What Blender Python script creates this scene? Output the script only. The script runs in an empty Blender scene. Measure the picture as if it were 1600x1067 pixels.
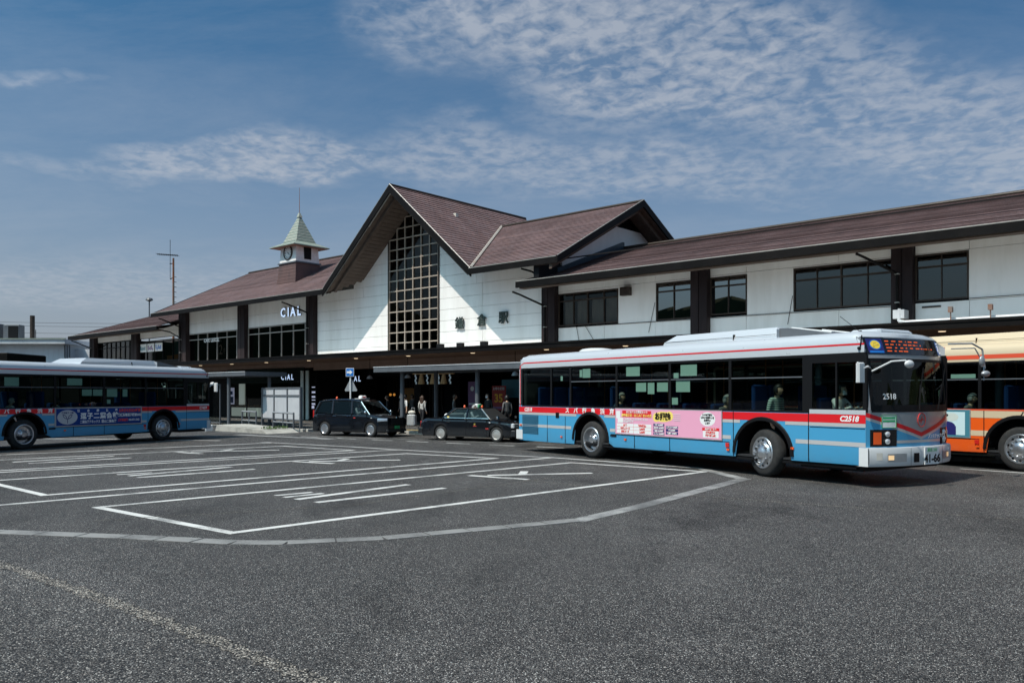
import bpy, math, random
from mathutils import Vector, Matrix, Quaternion
random.seed(7)
R = math.radians
PI = math.pi
scene = bpy.context.scene
COL = scene.collection

# ---------------------------------------------------------------- camera
cam_d = bpy.data.cameras.new('camera')
cam = bpy.data.objects.new('camera', cam_d)
COL.objects.link(cam)
cam.location = (0, 0, 1.82)
cam.rotation_euler = (R(90), 0, 0)
cam_d.sensor_width = 36.0
cam_d.lens = 28.46
cam_d.shift_y = 0.0509
cam_d.clip_start = 0.05
cam_d.clip_end = 3000
scene.camera = cam

# ---------------------------------------------------------------- sky, sun, exposure
SUN_EL = R(57.8)
SUN_H = Vector((-0.823, -0.569))
SKY_STRENGTH = 0.076
FWD = 3.0
world = bpy.data.worlds.new("World")
scene.world = world
world.use_nodes = True
scene.view_settings.view_transform = 'Standard'
scene.view_settings.look = 'None'
scene.view_settings.gamma = 1
scene.view_settings.exposure = 0.64
scene.view_settings.use_curve_mapping = False


class NT:
    """tiny node helper"""
    def __init__(s, nt):
        s.nt = nt; s.n = nt.nodes; s.l = nt.links
    def new(s, t, **kw):
        n = s.n.new(t)
        for k, v in kw.items(): setattr(n, k, v)
        return n
    def link(s, a, b): s.l.new(a, b)
    def put(s, sock, v):
        if isinstance(v, (int, float, tuple, list)): sock.default_value = v
        else: s.l.new(v, sock)
    def math(s, op, a, b=None, c=None, clamp=False):
        n = s.new('ShaderNodeMath', operation=op, use_clamp=clamp)
        s.put(n.inputs[0], a)
        if b is not None: s.put(n.inputs[1], b)
        if c is not None: s.put(n.inputs[2], c)
        return n.outputs[0]
    def mix(s, fac, a, b, blend='MIX'):
        n = s.new('ShaderNodeMix', data_type='RGBA', blend_type=blend)
        s.put(n.inputs[0], fac); s.put(n.inputs[6], a); s.put(n.inputs[7], b)
        return n.outputs[2]
    def ramp(s, fac, stops):
        n = s.new('ShaderNodeValToRGB')
        e = n.color_ramp.elements
        while len(e) < len(stops): e.new(0.5)
        for el, (p, c) in zip(e, stops):
            el.position = p
            el.color = (c, c, c, 1) if isinstance(c, (int, float)) else (*c, 1)
        s.put(n.inputs[0], fac)
        return n.outputs[0]
    def noise(s, vec, scale, detail=4, rough=0.55, dist=0.0):
        n = s.new('ShaderNodeTexNoise')
        n.inputs['Scale'].default_value = scale
        n.inputs['Detail'].default_value = detail
        n.inputs['Roughness'].default_value = rough
        n.inputs['Distortion'].default_value = dist
        if vec is not None: s.link(vec, n.inputs['Vector'])
        return n.outputs[0]
    def mapping(s, vec, loc=(0, 0, 0), rot=(0, 0, 0), scale=(1, 1, 1)):
        n = s.new('ShaderNodeMapping')
        n.inputs[1].default_value = loc; n.inputs[2].default_value = rot; n.inputs[3].default_value = scale
        s.link(vec, n.inputs[0])
        return n.outputs[0]


def build_world():
    T = NT(world.node_tree)
    T.n.clear()
    out = T.new('ShaderNodeOutputWorld')
    bg = T.new('ShaderNodeBackground')
    bg.inputs[1].default_value = SKY_STRENGTH
    sky = T.new('ShaderNodeTexSky')
    sky.sky_type = 'NISHITA'
    sky.sun_disc = False
    sky.sun_elevation = SUN_EL
    sky.sun_rotation = math.atan2(SUN_H.x, SUN_H.y)
    sky.altitude = 0.0
    sky.air_density = 0.75
    sky.dust_density = 5.0
    sky.ozone_density = 2.2
    tc = T.new('ShaderNodeTexCoord')
    sep = T.new('ShaderNodeSeparateXYZ')
    T.link(tc.outputs['Generated'], sep.inputs[0])
    zc = T.math('ADD', T.math('MAXIMUM', sep.outputs[2], 0.0), 0.14)
    px = T.math('DIVIDE', sep.outputs[0], zc)
    py = T.math('DIVIDE', sep.outputs[1], zc)
    cb = T.new('ShaderNodeCombineXYZ')
    T.link(px, cb.inputs[0]); T.link(py, cb.inputs[1])
    v = cb.outputs[0]
    # cirrocumulus field: a large ragged mask filled with small ripples
    def vmap(loc, rot, scale): return T.mapping(v, loc=loc, rot=(0, 0, R(rot)), scale=(*scale, 1))
    wob = T.new('ShaderNodeTexNoise'); wob.inputs['Scale'].default_value = 3.0; wob.inputs['Detail'].default_value = 8; T.link(v, wob.inputs['Vector'])
    va = T.new('ShaderNodeVectorMath', operation='MULTIPLY_ADD'); T.link(wob.outputs[1], va.inputs[0]); va.inputs[1].default_value = (0.62, 0.62, 0); T.link(v, va.inputs[2])
    def blob(c, ang, hx, hy, k=1.0):
        """one cloud field: centre, bearing and half sizes on the cloud deck"""
        n = T.new('ShaderNodeMapping'); n.vector_type = 'TEXTURE'
        n.inputs[1].default_value = (c[0] + 0.31, c[1] + 0.31, 0); n.inputs[2].default_value = (0, 0, R(ang)); n.inputs[3].default_value = (hx, hy, 1)
        T.link(va.outputs[0], n.inputs[0])
        ln = T.new('ShaderNodeVectorMath', operation='LENGTH'); T.link(n.outputs[0], ln.inputs[0])
        return T.math('MULTIPLY', T.math('MULTIPLY', T.math('SUBTRACT', 1.15, ln.outputs['Value']), 1.6, clamp=True), k)
    fields = [((0.26, 1.70), 28, 0.72, 0.36, 1.0), ((1.0, 2.05), 22, 0.85, 0.34, 0.8), ((-0.75, 2.24), 3, 0.55, 0.16, 0.9), ((0.2, 2.34), 6, 0.95, 0.26, 0.7), ((-1.9, 3.4), 12, 1.3, 0.45, 0.45), ((-1.15, 1.72), 10, 0.25, 0.07, 0.5),
              ((2.6, 0.6), 40, 1.2, 0.5, 0.9), ((-2.3, 0.9), -20, 1.0, 0.35, 0.8), ((0.4, -1.6), 15, 1.4, 0.5, 0.9), ((-1.4, -2.6), 30, 1.2, 0.5, 0.7), ((2.2, -2.0), 0, 1.0, 0.5, 0.7)]
    bank = 0.0
    for c_, a_, hx_, hy_, k_ in fields:
        bank = T.math('MAXIMUM', bank, blob(c_, a_, hx_, hy_, k_))
    rip = T.noise(vmap((1.3, 0.2, 0), 30, (1.0, 1.0)), 21.0, 3, 0.55, 0.3)
    rip2 = T.noise(vmap((5.3, 3.2, 0), 10, (1.0, 1.0)), 5.5, 6, 0.60, 0.3)
    tex = T.math('ADD', T.math('MULTIPLY', T.math('SUBTRACT', rip, 0.41), 3.2), T.math('MULTIPLY', T.math('SUBTRACT', rip2, 0.40), 2.2), clamp=True)
    c1 = T.math('MULTIPLY', bank, T.math('MULTIPLY_ADD', tex, 0.74, 0.20))
    thin = T.noise(vmap((3.1, 7.2, 0), -18, (0.8, 1.3)), 1.5, 8, 0.70, 0.3)
    thin = T.math('MULTIPLY', T.math('SUBTRACT', thin, 0.44), 2.6, clamp=True)
    c2 = T.math('MULTIPLY', thin, 0.26)
    cl = T.math('ADD', c1, c2, clamp=True)
    cl = T.math('MULTIPLY', cl, 0.66)
    # milky low sky
    low = T.math('SUBTRACT', 1.0, T.math('MULTIPLY', T.math('MAXIMUM', sep.outputs[2], 0.0), 2.4), clamp=True)
    low = T.math('MULTIPLY', T.math('POWER', low, 1.3), 0.66)
    skyc = T.mix(1.0, sky.outputs[0], (0.355, 0.80, 1.0, 1), 'MULTIPLY')
    # thin cloud glows more the nearer it stands to the sun (forward scatter)
    dt = T.new('ShaderNodeVectorMath', operation='DOT_PRODUCT'); T.link(tc.outputs['Generated'], dt.inputs[0])
    dt.inputs[1].default_value = (SUN_H.x * math.cos(SUN_EL), SUN_H.y * math.cos(SUN_EL), math.sin(SUN_EL))
    fs = T.math('MULTIPLY_ADD', T.math('POWER', T.math('MAXIMUM', dt.outputs['Value'], 0.0), 2.0), FWD, 1.0)
    cc = T.new('ShaderNodeVectorMath', operation='SCALE'); cc.inputs[0].default_value = (4.3, 4.55, 5.0); T.link(fs, cc.inputs[3])
    c = T.mix(cl, skyc, cc.outputs[0])
    c = T.mix(low, c, (4.5, 4.7, 5.2, 1))
    T.link(c, bg.inputs[0])
    T.link(bg.outputs[0], out.inputs[0])


build_world()
sun_d = bpy.data.lights.new('sun', 'SUN')
sun_d.energy = 2.9
sun_d.angle = R(0.53)
sun_d.color = (1.0, 0.895, 0.785)
sun = bpy.data.objects.new('sun', sun_d)
COL.objects.link(sun)
to_sun = Vector((SUN_H.x * math.cos(SUN_EL), SUN_H.y * math.cos(SUN_EL), math.sin(SUN_EL)))
sun.rotation_euler = to_sun.to_track_quat('Z', 'Y').to_euler()
sun.location = (0, 0, 60)

# ---------------------------------------------------------------- materials
MATS = {}


def pmat(name, col, rough=0.5, metal=0.0, spec=0.5, coat=0.0, emit=None, es=0.0):
    m = bpy.data.materials.new(name)
    m.use_nodes = True
    b = m.node_tree.nodes['Principled BSDF']
    b.inputs['Base Color'].default_value = (*col, 1)
    b.inputs['Roughness'].default_value = rough
    b.inputs['Metallic'].default_value = metal
    b.inputs['Specular IOR Level'].default_value = spec
    b.inputs['Coat Weight'].default_value = coat
    b.inputs['Coat Roughness'].default_value = 0.04
    if emit:
        b.inputs['Emission Color'].default_value = (*emit, 1)
        b.inputs['Emission Strength'].default_value = es
    MATS[name] = m
    return m


def T_of(m):
    return NT(m.node_tree), m.node_tree.nodes['Principled BSDF']


def dirty(name, col, col2, scale=1.5, rough=0.55, streak=1.0, amt=1.0, lo=0.45, hi=0.7, bump=0.0, **kw):
    """plain paint or plaster with soft uneven wear"""
    m = pmat(name, col, rough, **kw)
    T, b = T_of(m)
    tc = T.new('ShaderNodeTexCoord')
    v = T.mapping(tc.outputs['Object'], scale=(1, 1, streak))
    n = T.noise(v, scale, 6, 0.65)
    f = T.math('MULTIPLY', T.ramp(n, [(lo, 0.0), (hi, 1.0)]), amt)
    T.link(T.mix(f, (*col, 1), (*col2, 1)), b.inputs['Base Color'])
    n2 = T.noise(tc.outputs['Object'], scale * 9, 3)
    T.link(T.math('MULTIPLY_ADD', n2, 0.25, rough - 0.12), b.inputs['Roughness'])
    if bump:
        bp = T.new('ShaderNodeBump'); bp.inputs['Strength'].default_value = bump; bp.inputs['Distance'].default_value = 0.01
        T.link(n2, bp.inputs['Height']); T.link(bp.outputs[0], b.inputs['Normal'])
    return m


def glass(name, tint, refl=0.08, rough=0.02, edge=0.75):
    m = bpy.data.materials.new(name)
    m.use_nodes = True
    T = NT(m.node_tree); T.n.clear()
    out = T.new('ShaderNodeOutputMaterial')
    tr = T.new('ShaderNodeBsdfTransparent'); tr.inputs[0].default_value = (*tint, 1)
    gl = T.new('ShaderNodeBsdfGlossy'); gl.inputs['Roughness'].default_value = rough
    gl.inputs[0].default_value = (0.95, 0.93, 0.90, 1)
    lw = T.new('ShaderNodeLayerWeight'); lw.inputs[0].default_value = 0.5
    f = T.math('MULTIPLY_ADD', T.math('POWER', lw.outputs['Facing'], 4.0), edge, refl, clamp=True)
    mx = T.new('ShaderNodeMixShader')
    T.link(f, mx.inputs[0]); T.link(tr.outputs[0], mx.inputs[1]); T.link(gl.outputs[0], mx.inputs[2])
    T.link(mx.outputs[0], out.inputs[0])
    MATS[name] = m
    return m


def asphalt(name, dark, light, pale, stain=0.5, cells=70):
    m = pmat(name, dark, 0.85, spec=0.22)
    T, b = T_of(m)
    tc = T.new('ShaderNodeTexCoord')
    o = tc.outputs['Object']
    vo = T.new('ShaderNodeTexVoronoi'); vo.feature = 'F1'
    vo.inputs['Scale'].default_value = cells
    T.link(T.mapping(o, rot=(0.2, 0.1, 0.5)), vo.inputs['Vector'])
    sepc = T.new('ShaderNodeSeparateColor'); T.link(vo.outputs['Color'], sepc.inputs[0])
    stone = T.ramp(sepc.outputs[0], [(0.0, dark), (0.42, tuple(0.6 * a + 0.4 * c for a, c in zip(dark, light))), (0.68, light), (0.88, light), (0.94, pale), (1.0, pale)])
    gap = T.ramp(vo.outputs['Distance'], [(0.30, 0.0), (0.62, 1.0)])
    c = T.mix(gap, stone, (0.012, 0.012, 0.013, 1))
    warm = T.mix(T.math('MULTIPLY', sepc.outputs[1], 0.45), c, (0.95, 0.82, 0.70, 1), 'MULTIPLY')
    big = T.noise(o, 0.16, 5, 0.6, 0.6)
    mid = T.noise(T.mapping(o, rot=(0, 0, R(-46)), scale=(1, 0.3, 1)), 0.5, 6, 0.65, 0.8)
    fine = T.noise(o, 3.0, 5, 0.7)
    k = T.math('ADD', T.math('MULTIPLY', big, 0.8), T.math('ADD', T.math('MULTIPLY', mid, 0.8), T.math('MULTIPLY', fine, 0.45)))
    k = T.ramp(k, [(0.62, 1.0 - stain), (1.38, 1.28)])
    oil = T.noise(T.mapping(o, loc=(3, 8, 0), rot=(0, 0, R(-46)), scale=(1, 0.5, 1)), 0.55, 6, 0.6, 0.5)
    oil = T.ramp(oil, [(0.56, 1.0), (0.68, 0.58)])
    pale = T.noise(T.mapping(o, loc=(9, 2, 0)), 0.33, 7, 0.65, 0.4)
    pale = T.ramp(pale, [(0.50, 1.0), (0.68, 1.32)])
    k = T.mix(1.0, T.mix(1.0, k, oil, 'MULTIPLY'), pale, 'MULTIPLY')
    T.link(T.mix(1.0, warm, k, 'MULTIPLY'), b.inputs['Base Color'])
    T.link(T.math('MULTIPLY_ADD', sepc.outputs[2], 0.3, 0.55), b.inputs['Roughness'])
    bp = T.new('ShaderNodeBump'); bp.inputs['Strength'].default_value = 0.55; bp.inputs['Distance'].default_value = 0.006
    hgt = T.math('SUBTRACT', T.math('MULTIPLY', sepc.outputs[1], 0.7), T.math('MULTIPLY', vo.outputs['Distance'], 1.2))
    T.link(hgt, bp.inputs['Height']); T.link(bp.outputs[0], b.inputs['Normal'])
    return m


def road_paint(name, col, worn, cut):
    """thermoplastic paint: worn through to asphalt grey in speckles"""
    m = pmat(name, col, 0.6)
    T, b = T_of(m)
    tc = T.new('ShaderNodeTexCoord'); o = tc.outputs['Object']
    n = T.noise(o, 55, 3, 0.7); n2 = T.noise(o, 1.1, 5, 0.65)
    f = T.math('ADD', T.math('MULTIPLY', n, 0.55), T.math('MULTIPLY', n2, 0.75))
    f = T.ramp(f, [(cut, 0.0), (cut + 0.16, 1.0)])
    T.link(T.mix(f, (*col, 1), (*worn, 1)), b.inputs['Base Color'])
    return m


def tiles(name, cols, bw=0.32, bh=0.26):
    """flat clay roof tiles: each tile of each course in its own shade (UV in metres)"""
    m = pmat(name, cols[0], 0.75, spec=0.14)
    T, b = T_of(m)
    uv = T.new('ShaderNodeUVMap')
    br = T.new('ShaderNodeTexBrick')
    br.offset = 0.5
    br.inputs['Scale'].default_value = 1.0
    br.inputs['Brick Width'].default_value = bw
    br.inputs['Row Height'].default_value = bh
    br.inputs['Mortar Size'].default_value = 0.008
    br.inputs['Color1'].default_value = (0, 0, 0, 1); br.inputs['Color2'].default_value = (1, 1, 1, 1)
    br.inputs['Mortar'].default_value = (0.2, 0.2, 0.2, 1)
    T.link(uv.outputs[0], br.inputs[0])
    sc = T.new('ShaderNodeSeparateColor'); T.link(br.outputs[0], sc.inputs[0])
    c = T.ramp(sc.outputs[0], [(0.0, cols[0]), (0.4, cols[1]), (0.75, cols[2]), (1.0, cols[3])])
    n = T.noise(T.mapping(uv.outputs[0], scale=(1, 0.45, 1)), 0.7, 5, 0.65)
    c = T.mix(1.0, c, T.ramp(n, [(0.3, 0.72), (0.7, 1.18)]), 'MULTIPLY')
    c = T.mix(T.math('MULTIPLY', br.outputs['Fac'], 0.6), c, (0.02, 0.017, 0.017, 1))
    T.link(c, b.inputs['Base Color'])
    return m


asphalt('asphalt', (0.030, 0.0295, 0.031), (0.150, 0.146, 0.143), (0.42, 0.41, 0.395), 0.5, 96)
asphalt('joint aggregate', (0.05, 0.048, 0.045), (0.30, 0.28, 0.25), (0.55, 0.52, 0.47), 0.25)
asphalt('coarse asphalt', (0.030, 0.0295, 0.0305), (0.155, 0.150, 0.145), (0.42, 0.41, 0.39), 0.4, 82)
asphalt('pavement asphalt', (0.10, 0.095, 0.09), (0.19, 0.18, 0.17), (0.3, 0.29, 0.27), 0.35)
road_paint('road paint', (0.64, 0.63, 0.605), (0.16, 0.16, 0.155), 0.64)
road_paint('faded paint', (0.36, 0.355, 0.345), (0.11, 0.11, 0.108), 0.56)
road_paint('kerb stone', (0.255, 0.25, 0.24), (0.12, 0.118, 0.113), 0.60)
dirty('concrete', (0.42, 0.40, 0.36), (0.24, 0.23, 0.21), 1.2, 0.85)
dirty('wall panel', (0.84, 0.825, 0.80), (0.66, 0.64, 0.60), 0.75, 0.62, streak=0.16, lo=0.44, hi=0.80, bump=0.1)
dirty('plaster white', (0.80, 0.80, 0.80), (0.70, 0.70, 0.69), 0.8, 0.7, streak=0.3)
dirty('pillar brown', (0.022, 0.016, 0.017), (0.040, 0.029, 0.030), 1.8, 0.6, streak=0.2, spec=0.12)
dirty('fascia black', (0.007, 0.006, 0.0058), (0.012, 0.010, 0.0095), 1.0, 0.5, spec=0.10)
dirty('bounce roofing', (0.55, 0.55, 0.54), (0.42, 0.42, 0.41), 0.6, 0.6)
dirty('soffit wood', (0.100, 0.074, 0.060), (0.070, 0.050, 0.041), 2.0, 0.7, spec=0.15)
dirty('soffit canopy', (0.33, 0.205, 0.15), (0.26, 0.16, 0.115), 1.4, 0.6, spec=0.2)
dirty('bulkhead', (0.38, 0.255, 0.20), (0.30, 0.20, 0.155), 1.2, 0.5)
dirty('bronze frame', (0.40, 0.335, 0.275), (0.28, 0.235, 0.19), 2.5, 0.42, metal=0.0)
dirty('dark frame', (0.042, 0.032, 0.026), (0.060, 0.046, 0.038), 2.5, 0.5, spec=0.2)
dirty('silver frame', (0.34, 0.325, 0.30), (0.25, 0.24, 0.22), 2.5, 0.4)
dirty('flashing', (0.40, 0.36, 0.32), (0.34, 0.22, 0.15), 1.6, 0.5, lo=0.5, hi=0.72)
dirty('blue flashing', (0.030, 0.052, 0.072), (0.02, 0.03, 0.042), 1.2, 0.4)
tiles('roof tile', [(0.168, 0.108, 0.107), (0.182, 0.118, 0.117), (0.178, 0.126, 0.130), (0.196, 0.124, 0.117)])
dirty('tower boards', (0.115, 0.062, 0.055), (0.075, 0.045, 0.042), 2.0, 0.6, streak=0.4)
dirty('copper green', (0.19, 0.245, 0.205), (0.28, 0.30, 0.265), 3.0, 0.6, lo=0.35, hi=0.7)
dirty('copper pale', (0.40, 0.40, 0.345), (0.27, 0.31, 0.265), 3.0, 0.6, lo=0.35, hi=0.7)
dirty('tower white', (0.80, 0.78, 0.76), (0.66, 0.64, 0.62), 2.2, 0.6)
dirty('rusty steel', (0.17, 0.135, 0.115), (0.24, 0.075, 0.025), 1.6, 0.75, streak=0.35, lo=0.4, hi=0.56)
dirty('grey steel', (0.105, 0.115, 0.128), (0.08, 0.088, 0.10), 1.4, 0.38)
dirty('pale steel', (0.55, 0.57, 0.59), (0.42, 0.44, 0.46), 1.2, 0.35)
dirty('galvanised', (0.42, 0.43, 0.44), (0.32, 0.33, 0.34), 3.0, 0.42, metal=0.5)
dirty('board face', (0.50, 0.51, 0.53), (0.43, 0.44, 0.47), 1.5, 0.35)
dirty('grey siding', (0.64, 0.67, 0.70), (0.55, 0.57, 0.60), 0.8, 0.7, streak=0.3)
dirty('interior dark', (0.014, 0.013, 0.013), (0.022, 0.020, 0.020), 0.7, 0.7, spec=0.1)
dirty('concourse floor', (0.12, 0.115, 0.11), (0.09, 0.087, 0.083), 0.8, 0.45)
dirty('counter white', (0.62, 0.68, 0.63), (0.52, 0.58, 0.53), 1.2, 0.35)
dirty('wood orange', (0.50, 0.26, 0.095), (0.42, 0.21, 0.075), 2.0, 0.5, streak=4)
dirty('curtain', (0.62, 0.59, 0.52), (0.50, 0.47, 0.42), 1.0, 0.85)
dirty('straw', (0.40, 0.23, 0.10), (0.30, 0.17, 0.07), 8.0, 0.85)
pmat('paper white', (0.80, 0.80, 0.78), 0.7)
pmat('panel joint dark', (0.10, 0.095, 0.09), 0.9)
pmat('black', (0.008, 0.008, 0.009), 0.5, spec=0.15)
pmat('black gloss', (0.008, 0.008, 0.009), 0.10, coat=0.4)
pmat('letter silver', (0.74, 0.80, 0.90), 0.4)
pmat('letter side', (0.03, 0.03, 0.03), 0.5)
dirty('bronze letter', (0.028, 0.040, 0.036), (0.060, 0.085, 0.075), 6.0, 0.5)
pmat('sign blue', (0.015, 0.16, 0.52), 0.35)
pmat('sign white', (0.78, 0.78, 0.77), 0.4)
pmat('kiosk glow', (0.66, 0.74, 0.68), 0.4, emit=(0.85, 1.0, 0.9), es=0.28)  # glow put into the kiosk counter and column to brighten the interior
pmat('lit letter', (0.6, 0.7, 0.9), 0.4, emit=(0.55, 0.72, 1.0), es=0.55)
pmat('lit sign blue', (0.05, 0.07, 0.30), 0.4, emit=(0.10, 0.14, 0.5), es=0.22)
pmat('lit white', (0.8, 0.8, 0.9), 0.4, emit=(0.7, 0.75, 1.0), es=0.35)
pmat('downlight', (0.9, 0.8, 0.6), 0.4, emit=(1.0, 0.78, 0.5), es=0.9)
pmat('amber lamp', (0.8, 0.3, 0.05), 0.3, emit=(1.0, 0.42, 0.08), es=0.25)
pmat('poster red', (0.32, 0.025, 0.02), 0.5)
pmat('poster yellow', (0.80, 0.42, 0.03), 0.5)
pmat('poster teal', (0.05, 0.20, 0.26), 0.5)
pmat('poster violet', (0.20, 0.10, 0.22), 0.5)
glass('shop glass', (0.34, 0.35, 0.35), 0.03, 0.02, 0.4)
glass('window glass', (0.30, 0.26, 0.23), 0.085, 0.02, 0.4)
glass('mirror glass', (0.12, 0.10, 0.09), 0.26, 0.01, 0.4)
glass('tall glass', (0.20, 0.19, 0.19), 0.028, 0.02, 0.4)
glass('bus glass', (0.46, 0.55, 0.51), 0.022, 0.015, 0.4)
glass('windscreen glass', (0.50, 0.56, 0.54), 0.030, 0.015, 0.35)
glass('car glass', (0.36, 0.43, 0.43), 0.03, 0.015, 0.45)
glass('privacy glass', (0.07, 0.085, 0.10), 0.025, 0.015, 0.4)
glass('shelter glass', (0.55, 0.62, 0.62), 0.07, 0.02, 0.6)

# ---------------------------------------------------------------- mesh helpers


def mesh_obj(name, verts, faces, mats, fm=None, parent=None, uvs=None, smooth=False, loc=None):
    me = bpy.data.meshes.new(name)
    me.from_pydata([tuple(v) for v in verts], [], faces)
    if not isinstance(mats, (list, tuple)): mats = [mats]
    for m in mats: me.materials.append(MATS[m] if isinstance(m, str) else m)
    if fm and len(mats) > 1: me.polygons.foreach_set('material_index', fm)
    if uvs:
        ul = me.uv_layers.new(name='UVMap')
        flat = [c for f in uvs for p in f for c in p]
        ul.data.foreach_set('uv', flat)
    if smooth: me.polygons.foreach_set('use_smooth', [True] * len(me.polygons))
    me.update()
    o = bpy.data.objects.new(name, me)
    COL.objects.link(o)
    if parent: o.parent = parent
    if loc: o.location = loc
    return o


def thing(name, label, cat, loc=(0, 0, 0), rz=0.0, group=None):
    o = bpy.data.objects.new(name, None)
    COL.objects.link(o)
    o.empty_display_size = 0.3
    o.location = loc; o.rotation_euler = (0, 0, rz)
    return tag(o, label, cat, group)


def tag(o, label, cat=None, group=None, kind=None):
    if label: o['label'] = label
    if cat: o['category'] = cat
    if group: o['group'] = group
    if kind: o['kind'] = kind
    return o


class MB:
    def __init__(s): s.v = []; s.f = []; s.m = []; s.uv = []
    def add(s, verts, faces, m=0, uvs=None):
        k = len(s.v)
        s.v += [tuple(v) for v in verts]
        for i, f in enumerate(faces):
            s.f.append(tuple(k + j for j in f)); s.m.append(m)
            s.uv.append(uvs[i] if uvs else [(0, 0)] * len(f))
        return s
    def box(s, x0, x1, y0, y1, z0, z1, m=0):
        v = [(x0, y0, z0), (x1, y0, z0), (x1, y1, z0), (x0, y1, z0), (x0, y0, z1), (x1, y0, z1), (x1, y1, z1), (x0, y1, z1)]
        return s.add(v, [(0, 3, 2, 1), (4, 5, 6, 7), (0, 1, 5, 4), (1, 2, 6, 5), (2, 3, 7, 6), (3, 0, 4, 7)], m)
    def bbox(s, x0, x1, y0, y1, z0, z1, b=0.01, m=0):
        """box with chamfered edges along z and top"""
        def ring(d, z): return [(x0 + d, y0 + b, z), (x0 + b, y0 + d, z), (x1 - b, y0 + d, z), (x1 - d, y0 + b, z), (x1 - d, y1 - b, z), (x1 - b, y1 - d, z), (x0 + b, y1 - d, z), (x0 + d, y1 - b, z)]
        rs = [ring(0, z0), ring(0, z1 - b), [(p[0] + (b if p[0] < (x0 + x1) / 2 else -b), p[1] + (b if p[1] < (y0 + y1) / 2 else -b), z1) for p in ring(0, z1)]]
        v = [p for r in rs for p in r]
        f = [tuple(range(7, -1, -1)), tuple(range(16, 24))]
        for k in range(2):
            for i in range(8):
                j = (i + 1) % 8
                f.append((k * 8 + i, k * 8 + j, k * 8 + 8 + j, k * 8 + 8 + i))
        return s.add(v, f, m)
    def prism(s, poly, y0, y1, m=0, axis='y'):
        """extrude a 2D polygon (x,z) along y, or (x,y) along z, or (y,z) along x"""
        n = len(poly)
        def P(p, t):
            if axis == 'y': return (p[0], t, p[1])
            if axis == 'z': return (p[0], p[1], t)
            return (t, p[0], p[1])
        v = [P(p, y0) for p in poly] + [P(p, y1) for p in poly]
        f = [tuple(range(n)), tuple(range(2 * n - 1, n - 1, -1))] + [(i, n + i, n + (i + 1) % n, (i + 1) % n) for i in range(n)]
        return s.add(v, f, m)
    def tube(s, a, b, r, n=8, r2=None, m=0, cap=True):
        a = Vector(a); b = Vector(b); d = (b - a)
        if d.length < 1e-6: return s
        d.normalize()
        u = d.orthogonal().normalized(); w = d.cross(u)
        r2 = r if r2 is None else r2
        v = []
        for c, rr in ((a, r), (b, r2)):
            for i in range(n):
                t = 2 * PI * i / n
                v.append(c + u * (rr * math.cos(t)) + w * (rr * math.sin(t)))
        f = [(i, (i + 1) % n, n + (i + 1) % n, n + i) for i in range(n)]
        if cap: f += [tuple(range(n - 1, -1, -1)), tuple(range(n, 2 * n))]
        return s.add(v, f, m)
    def path(s, pts, r, n=6, m=0):
        for a, b in zip(pts[:-1], pts[1:]): s.tube(a, b, r, n, m=m)
        return s
    def lathe(s, prof, c=(0, 0, 0), axis='z', n=20, m=0, close=False):
        """prof: list of (radius, height)"""
        v = []
        for r, h in prof:
            for i in range(n):
                t = 2 * PI * i / n
                x, y = r * math.cos(t), r * math.sin(t)
                p = (x, y, h) if axis == 'z' else ((x, h, y) if axis == 'y' else (h, x, y))
                v.append((p[0] + c[0], p[1] + c[1], p[2] + c[2]))
        f = []
        for k in range(len(prof) - 1):
            for i in range(n):
                j = (i + 1) % n
                f.append((k * n + i, k * n + j, (k + 1) * n + j, (k + 1) * n + i))
        if close:
            f += [tuple(range(n)), tuple(range((len(prof) - 1) * n, len(prof) * n))]
        return s.add(v, f, m)
    def sphere(s, c, r, n=12, k=8, m=0, sc=(1, 1, 1)):
        prof = [(r * math.sin(PI * i / k) + 1e-5, -r * math.cos(PI * i / k)) for i in range(k + 1)]
        q = MB(); q.lathe(prof, n=n)
        return s.add([(c[0] + p[0] * sc[0], c[1] + p[1] * sc[1], c[2] + p[2] * sc[2]) for p in q.v], q.f, m)
    def grid(s, rows, m=0, mfun=None):
        nr, nc = len(rows), len(rows[0])
        k = len(s.v)
        s.v += [tuple(p) for r in rows for p in r]
        for i in range(nr - 1):
            for j in range(nc - 1):
                s.f.append((k + i * nc + j, k + i * nc + j + 1, k + (i + 1) * nc + j + 1, k + (i + 1) * nc + j))
                s.m.append(mfun(i, j) if mfun else m); s.uv.append([(0, 0)] * 4)
        return s
    def build(s, name, mats, parent=None, smooth=False, uv=False, loc=None):
        return mesh_obj(name, s.v, s.f, mats, s.m, parent, s.uv if uv else None, smooth, loc)


def shade_auto(o, ang=35):
    """smooth shading with sharp edges kept by angle"""
    me = o.data
    me.polygons.foreach_set('use_smooth', [True] * len(me.polygons))
    try: me.set_sharp_from_angle(angle=R(ang))
    except Exception: pass
    return o


def dup(root, group=None):
    c = root.copy(); COL.objects.link(c)
    if group: c['group'] = group
    for ch in list(root.children):
        d = ch.copy(); COL.objects.link(d); d.parent = c
        for g in list(ch.children):
            e = g.copy(); COL.objects.link(e); e.parent = d
    return c


def clip(poly, a, b, c):
    """keep a*x+b*y<=c"""
    out = []
    n = len(poly)
    for i in range(n):
        p, q = poly[i], poly[(i + 1) % n]
        dp, dq = a * p[0] + b * p[1] - c, a * q[0] + b * q[1] - c
        if dp <= 0: out.append(p)
        if (dp < 0 < dq) or (dq < 0 < dp):
            t = dp / (dp - dq)
            out.append((p[0] + (q[0] - p[0]) * t, p[1] + (q[1] - p[1]) * t))
    return out


def area(poly):
    return abs(sum(poly[i][0] * poly[(i + 1) % len(poly)][1] - poly[(i + 1) % len(poly)][0] * poly[i][1] for i in range(len(poly)))) / 2


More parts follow.
